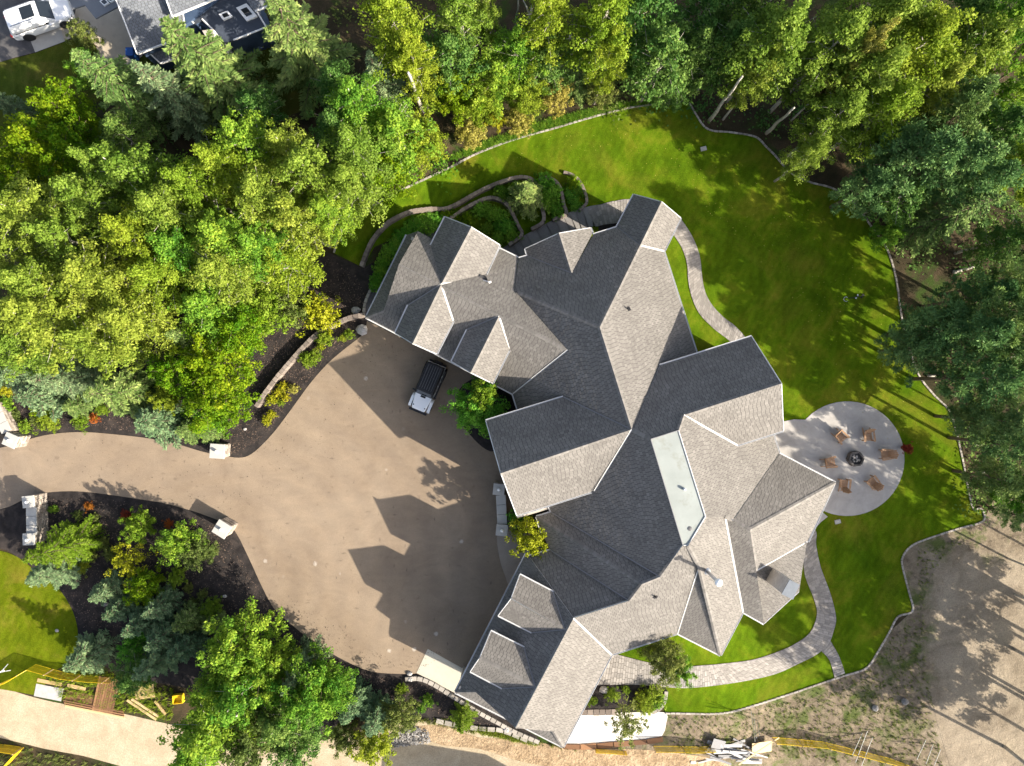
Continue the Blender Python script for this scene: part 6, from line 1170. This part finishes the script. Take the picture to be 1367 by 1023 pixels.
# single stones
def stone(px, py, s, label, mat='rock'):
    m = MB(); rd_ = random.Random(int(px * 7 + py)); m.lathe((0, 0, -.05), [(s * .75, 0), (s, s * .35), (s * .8, s * .75), (s * .3, s * .95)], 8, rz=rd_.random(), sq=rd_.uniform(.65, 1)); m.v = [(x * rd_.uniform(.85, 1.15), y * rd_.uniform(.85, 1.15), z * rd_.uniform(.85, 1.1)) for x, y, z in m.v]; m.t = [rd_.random() * .6 if 'dark' in label or 'grey' in label else .9] * len(m.f)
    o = m.build('boulder', M[mat]); o.location = G(px, py, .05); setp(o, label, 'boulder')
for x, y, s, l_ in [(327, 573, .16, 'small white stone alone on the mulch above the upper gate pillar'), (300, 796, .2, 'white stone on the mulch along the lower driveway curve'), (141, 806, .3, 'grey boulder left of the blue spruces'), (475, 415, .42, 'pale boulder in the deep shade by the garage corner'), (484, 440, .5, 'tan boulder at the driveway corner under the garage eave'), (547, 899, .28, 'white stone at the left end of the stone border by the pad'), (548, 906, .3, 'pale stone at the start of the stone border below the pad'), (676, 973, .3, 'white stone on the mulch below the garage wing'), (683, 975, .25, 'second white stone on the mulch below the garage wing'), (520, 945, .25, 'grey stone by the grey-blue spruces'), (76, 842, .16, 'white stake stone at the side lawn edge'), (1168, 945, .3, 'dark stone on the rough ground below the branch path'), (1207, 936, .35, 'dark stone on the rough ground beside the dirt yard'), (806, 920, .42, 'dark boulder in the planter bed by the paver path')]: stone(x, y, s, l_)

# ------------------------------------------------------------------ neighbour's house in the upper left corner
M['slate'] = tinted('slate_shingle', (.095, .105, .122), (.18, .195, .215), .9, 50, .2, .003, .1); M['navy_shaded'] = plain('shaded_navy_metal_roof', (.045, .055, .075), .5, var=.1)  # navy roof in shade, with the reflected sky put into its blue
M['siding'] = plain('navy_siding', (.05, .08, .14), .6, var=.1)
nb = empty('neighbour_house', P(240, 0, 0), 'grey shingled house with a dark blue lower roof in the upper left corner', 'house')
dn = (.34, .94); rt = (.94, -.34)
NP = {'a': Plane(dn, (183, 72), 4.2, .5), 'b': Plane(dn, (230, 22), 5.6, .5), 'c': Plane(dn, (312, 54), 3.4, .12), 'd': Plane(dn, (343, 16), 5.0, .5), 'e': Plane(dn, (215, 84), 2.6, .2), 'f': Plane(neg(rt), (113, 7), 3.0, .25)}
for key, pts, mt in (('a', [(145, -30), (155, 0), (183, 72), (227.5, 55.5), (248, 45), (236, -30)], 'slate'), ('b', [(212, -40), (222, 0), (230, 22), (283, 0), (380, -40)], 'slate'), ('d', [(320, -30), (329, 0), (340.5, 15.5), (358, 8), (350, -30)], 'slate'), ('e', [(196, 68), (214, 84.5), (233, 79), (229, 56)], 'slate')):
    shingle_face(key, pts, nb, .18, .28, M['slate'], NP)
def slab(name, key, pts, th, mat, parent, lift=0.0):
    W = [NP[key].at(*p) + Vector((0, 0, lift)) for p in pts]; n = len(W); m = WMB(); lo = [w - Vector((0, 0, th)) for w in W]; m.add(W, [tuple(range(n))]); m.add(lo, [tuple(range(n))[::-1]]); m.add(W + lo, [(i, (i + 1) % n, n + (i + 1) % n, n + i) for i in range(n)]); return m.build(name, mat, parent)
slab('lower_roof', 'c', [(243, 16), (259, 31.5), (269.5, 26), (283, 39), (300, 57), (312, 54), (356, 37), (346, 14), (330, -20), (290, -20)], .2, M['navy_shaded'], nb)
for pts in ([(293, 20.5), (305, 15.5), (311.5, 23), (299, 28.5)], [(316, 12), (330, 6), (344.5, 23), (330, 29.5)]):
    f = slab('skylight', 'c', pts, .3, M['white'], nb, .16); cx, cy = sum(p[0] for p in pts) / 4, sum(p[1] for p in pts) / 4; g = slab('pane', 'c', [((p[0] - cx) * .55 + cx, (p[1] - cy) * .55 + cy) for p in pts], .05, M['glass'], nb, .175); g.parent = f
for a, b in (((243, 16), (259, 31.5)), ((270, 26), (284, 39.5)), ((312, 54), (356, 37)), ((343, 16), (356, 37))):
    A, B = NP['c'].at(*a), NP['c'].at(*b); m = WMB(); m.tube([A + Vector((0, 0, .05)), B + Vector((0, 0, .05))], .07, 5); m.build('roof_trim', M['fascia'], nb)
for a, b, k in (((155, 0), (183, 72), 'a'), ((183, 72), (227.5, 55.5), 'a'), ((222, 0), (230, 22), 'b'), ((230, 22), (283, 0), 'b'), ((340.5, 15.5), (358, 8), 'd'), ((214, 84.5), (233, 79), 'e'), ((196, 68), (214, 84.5), 'e')):
    A, B = NP[k].at(*a), NP[k].at(*b); m = WMB(); m.tube([A, B], .06, 5); m.build('gutter', M['fascia'], nb)
q = [P(269, 40, 4.6), P(276, 52, 4.6), P(285, 50, 4.6), P(284, 38, 4.6)]; m = WMB(); m.prism([(p.x, p.y) for p in q], 0, 4.4); cb = m.build('chimney', M['white'], nb); m = WMB(); m.prism([(p.x, p.y) for p in q], 4.404, 4.5); m.build('chimney_top', M['stucco'], cb)
for pts, zt in (([(150, -30), (158, 0), (184, 66), (226, 50), (330, -30)], 3.9), ([(246, 16), (262, 30), (302, 52), (352, 35), (330, -30), (250, -30)], 3.1)):
    m = WMB(); m.prism([(P(*p, zt).x, P(*p, zt).y) for p in pts], 0, zt); m.build('wall', M['siding'], nb)
slab('porch_roof', 'f', [(96, 12), (113, 7), (127.5, 25), (159, 8), (154, -12), (110, -30), (90, -10)], .15, M['slate'], nb)
for pts in ([(134, 3), (141, -1), (147, 5), (140, 9)], [(142.5, -2), (149, -5), (155, 1), (148.5, 4.5)]):
    f = slab('skylight', 'f', pts, .2, M['white'], nb, .14); cx, cy = sum(p[0] for p in pts) / 4, sum(p[1] for p in pts) / 4; g = slab('pane', 'f', [((p[0] - cx) * .7 + cx, (p[1] - cy) * .7 + cy) for p in pts], .04, M['glass'], nb, .155); g.parent = f
bl = empty('recycling_bin', G(182, 77, .06), 'blue bin standing at the corner of the neighbour\'s roof', 'bin'); m = MB(); m.box((0, 0, .5), (.55, .6, 1.0), 0, 0, 1.1); m.build('tub', M['blue'], bl, bevel=.03); m = MB(); m.box((0, 0, 1.04), (.62, .68, .06)); m.build('lid', M['blue'], bl, bevel=.02)
bl.location.z += 0
# a building just past the bottom edge whose shade lies on the sandy road
ob = empty('outbuilding', G(705, 1120), 'plain building standing just past the bottom edge of the sandy road', 'building')
q = [P(647, 1058), P(782, 1080), P(770, 1180), P(635, 1160)]; m = WMB(); m.prism([(p.x, p.y) for p in q][::-1], 0, 5.0); m.build('wall', M['siding'], ob); m = WMB(); m.prism([(p.x, p.y) for p in q][::-1], 5.01, 5.2); m.build('roof', M['slate'], ob)
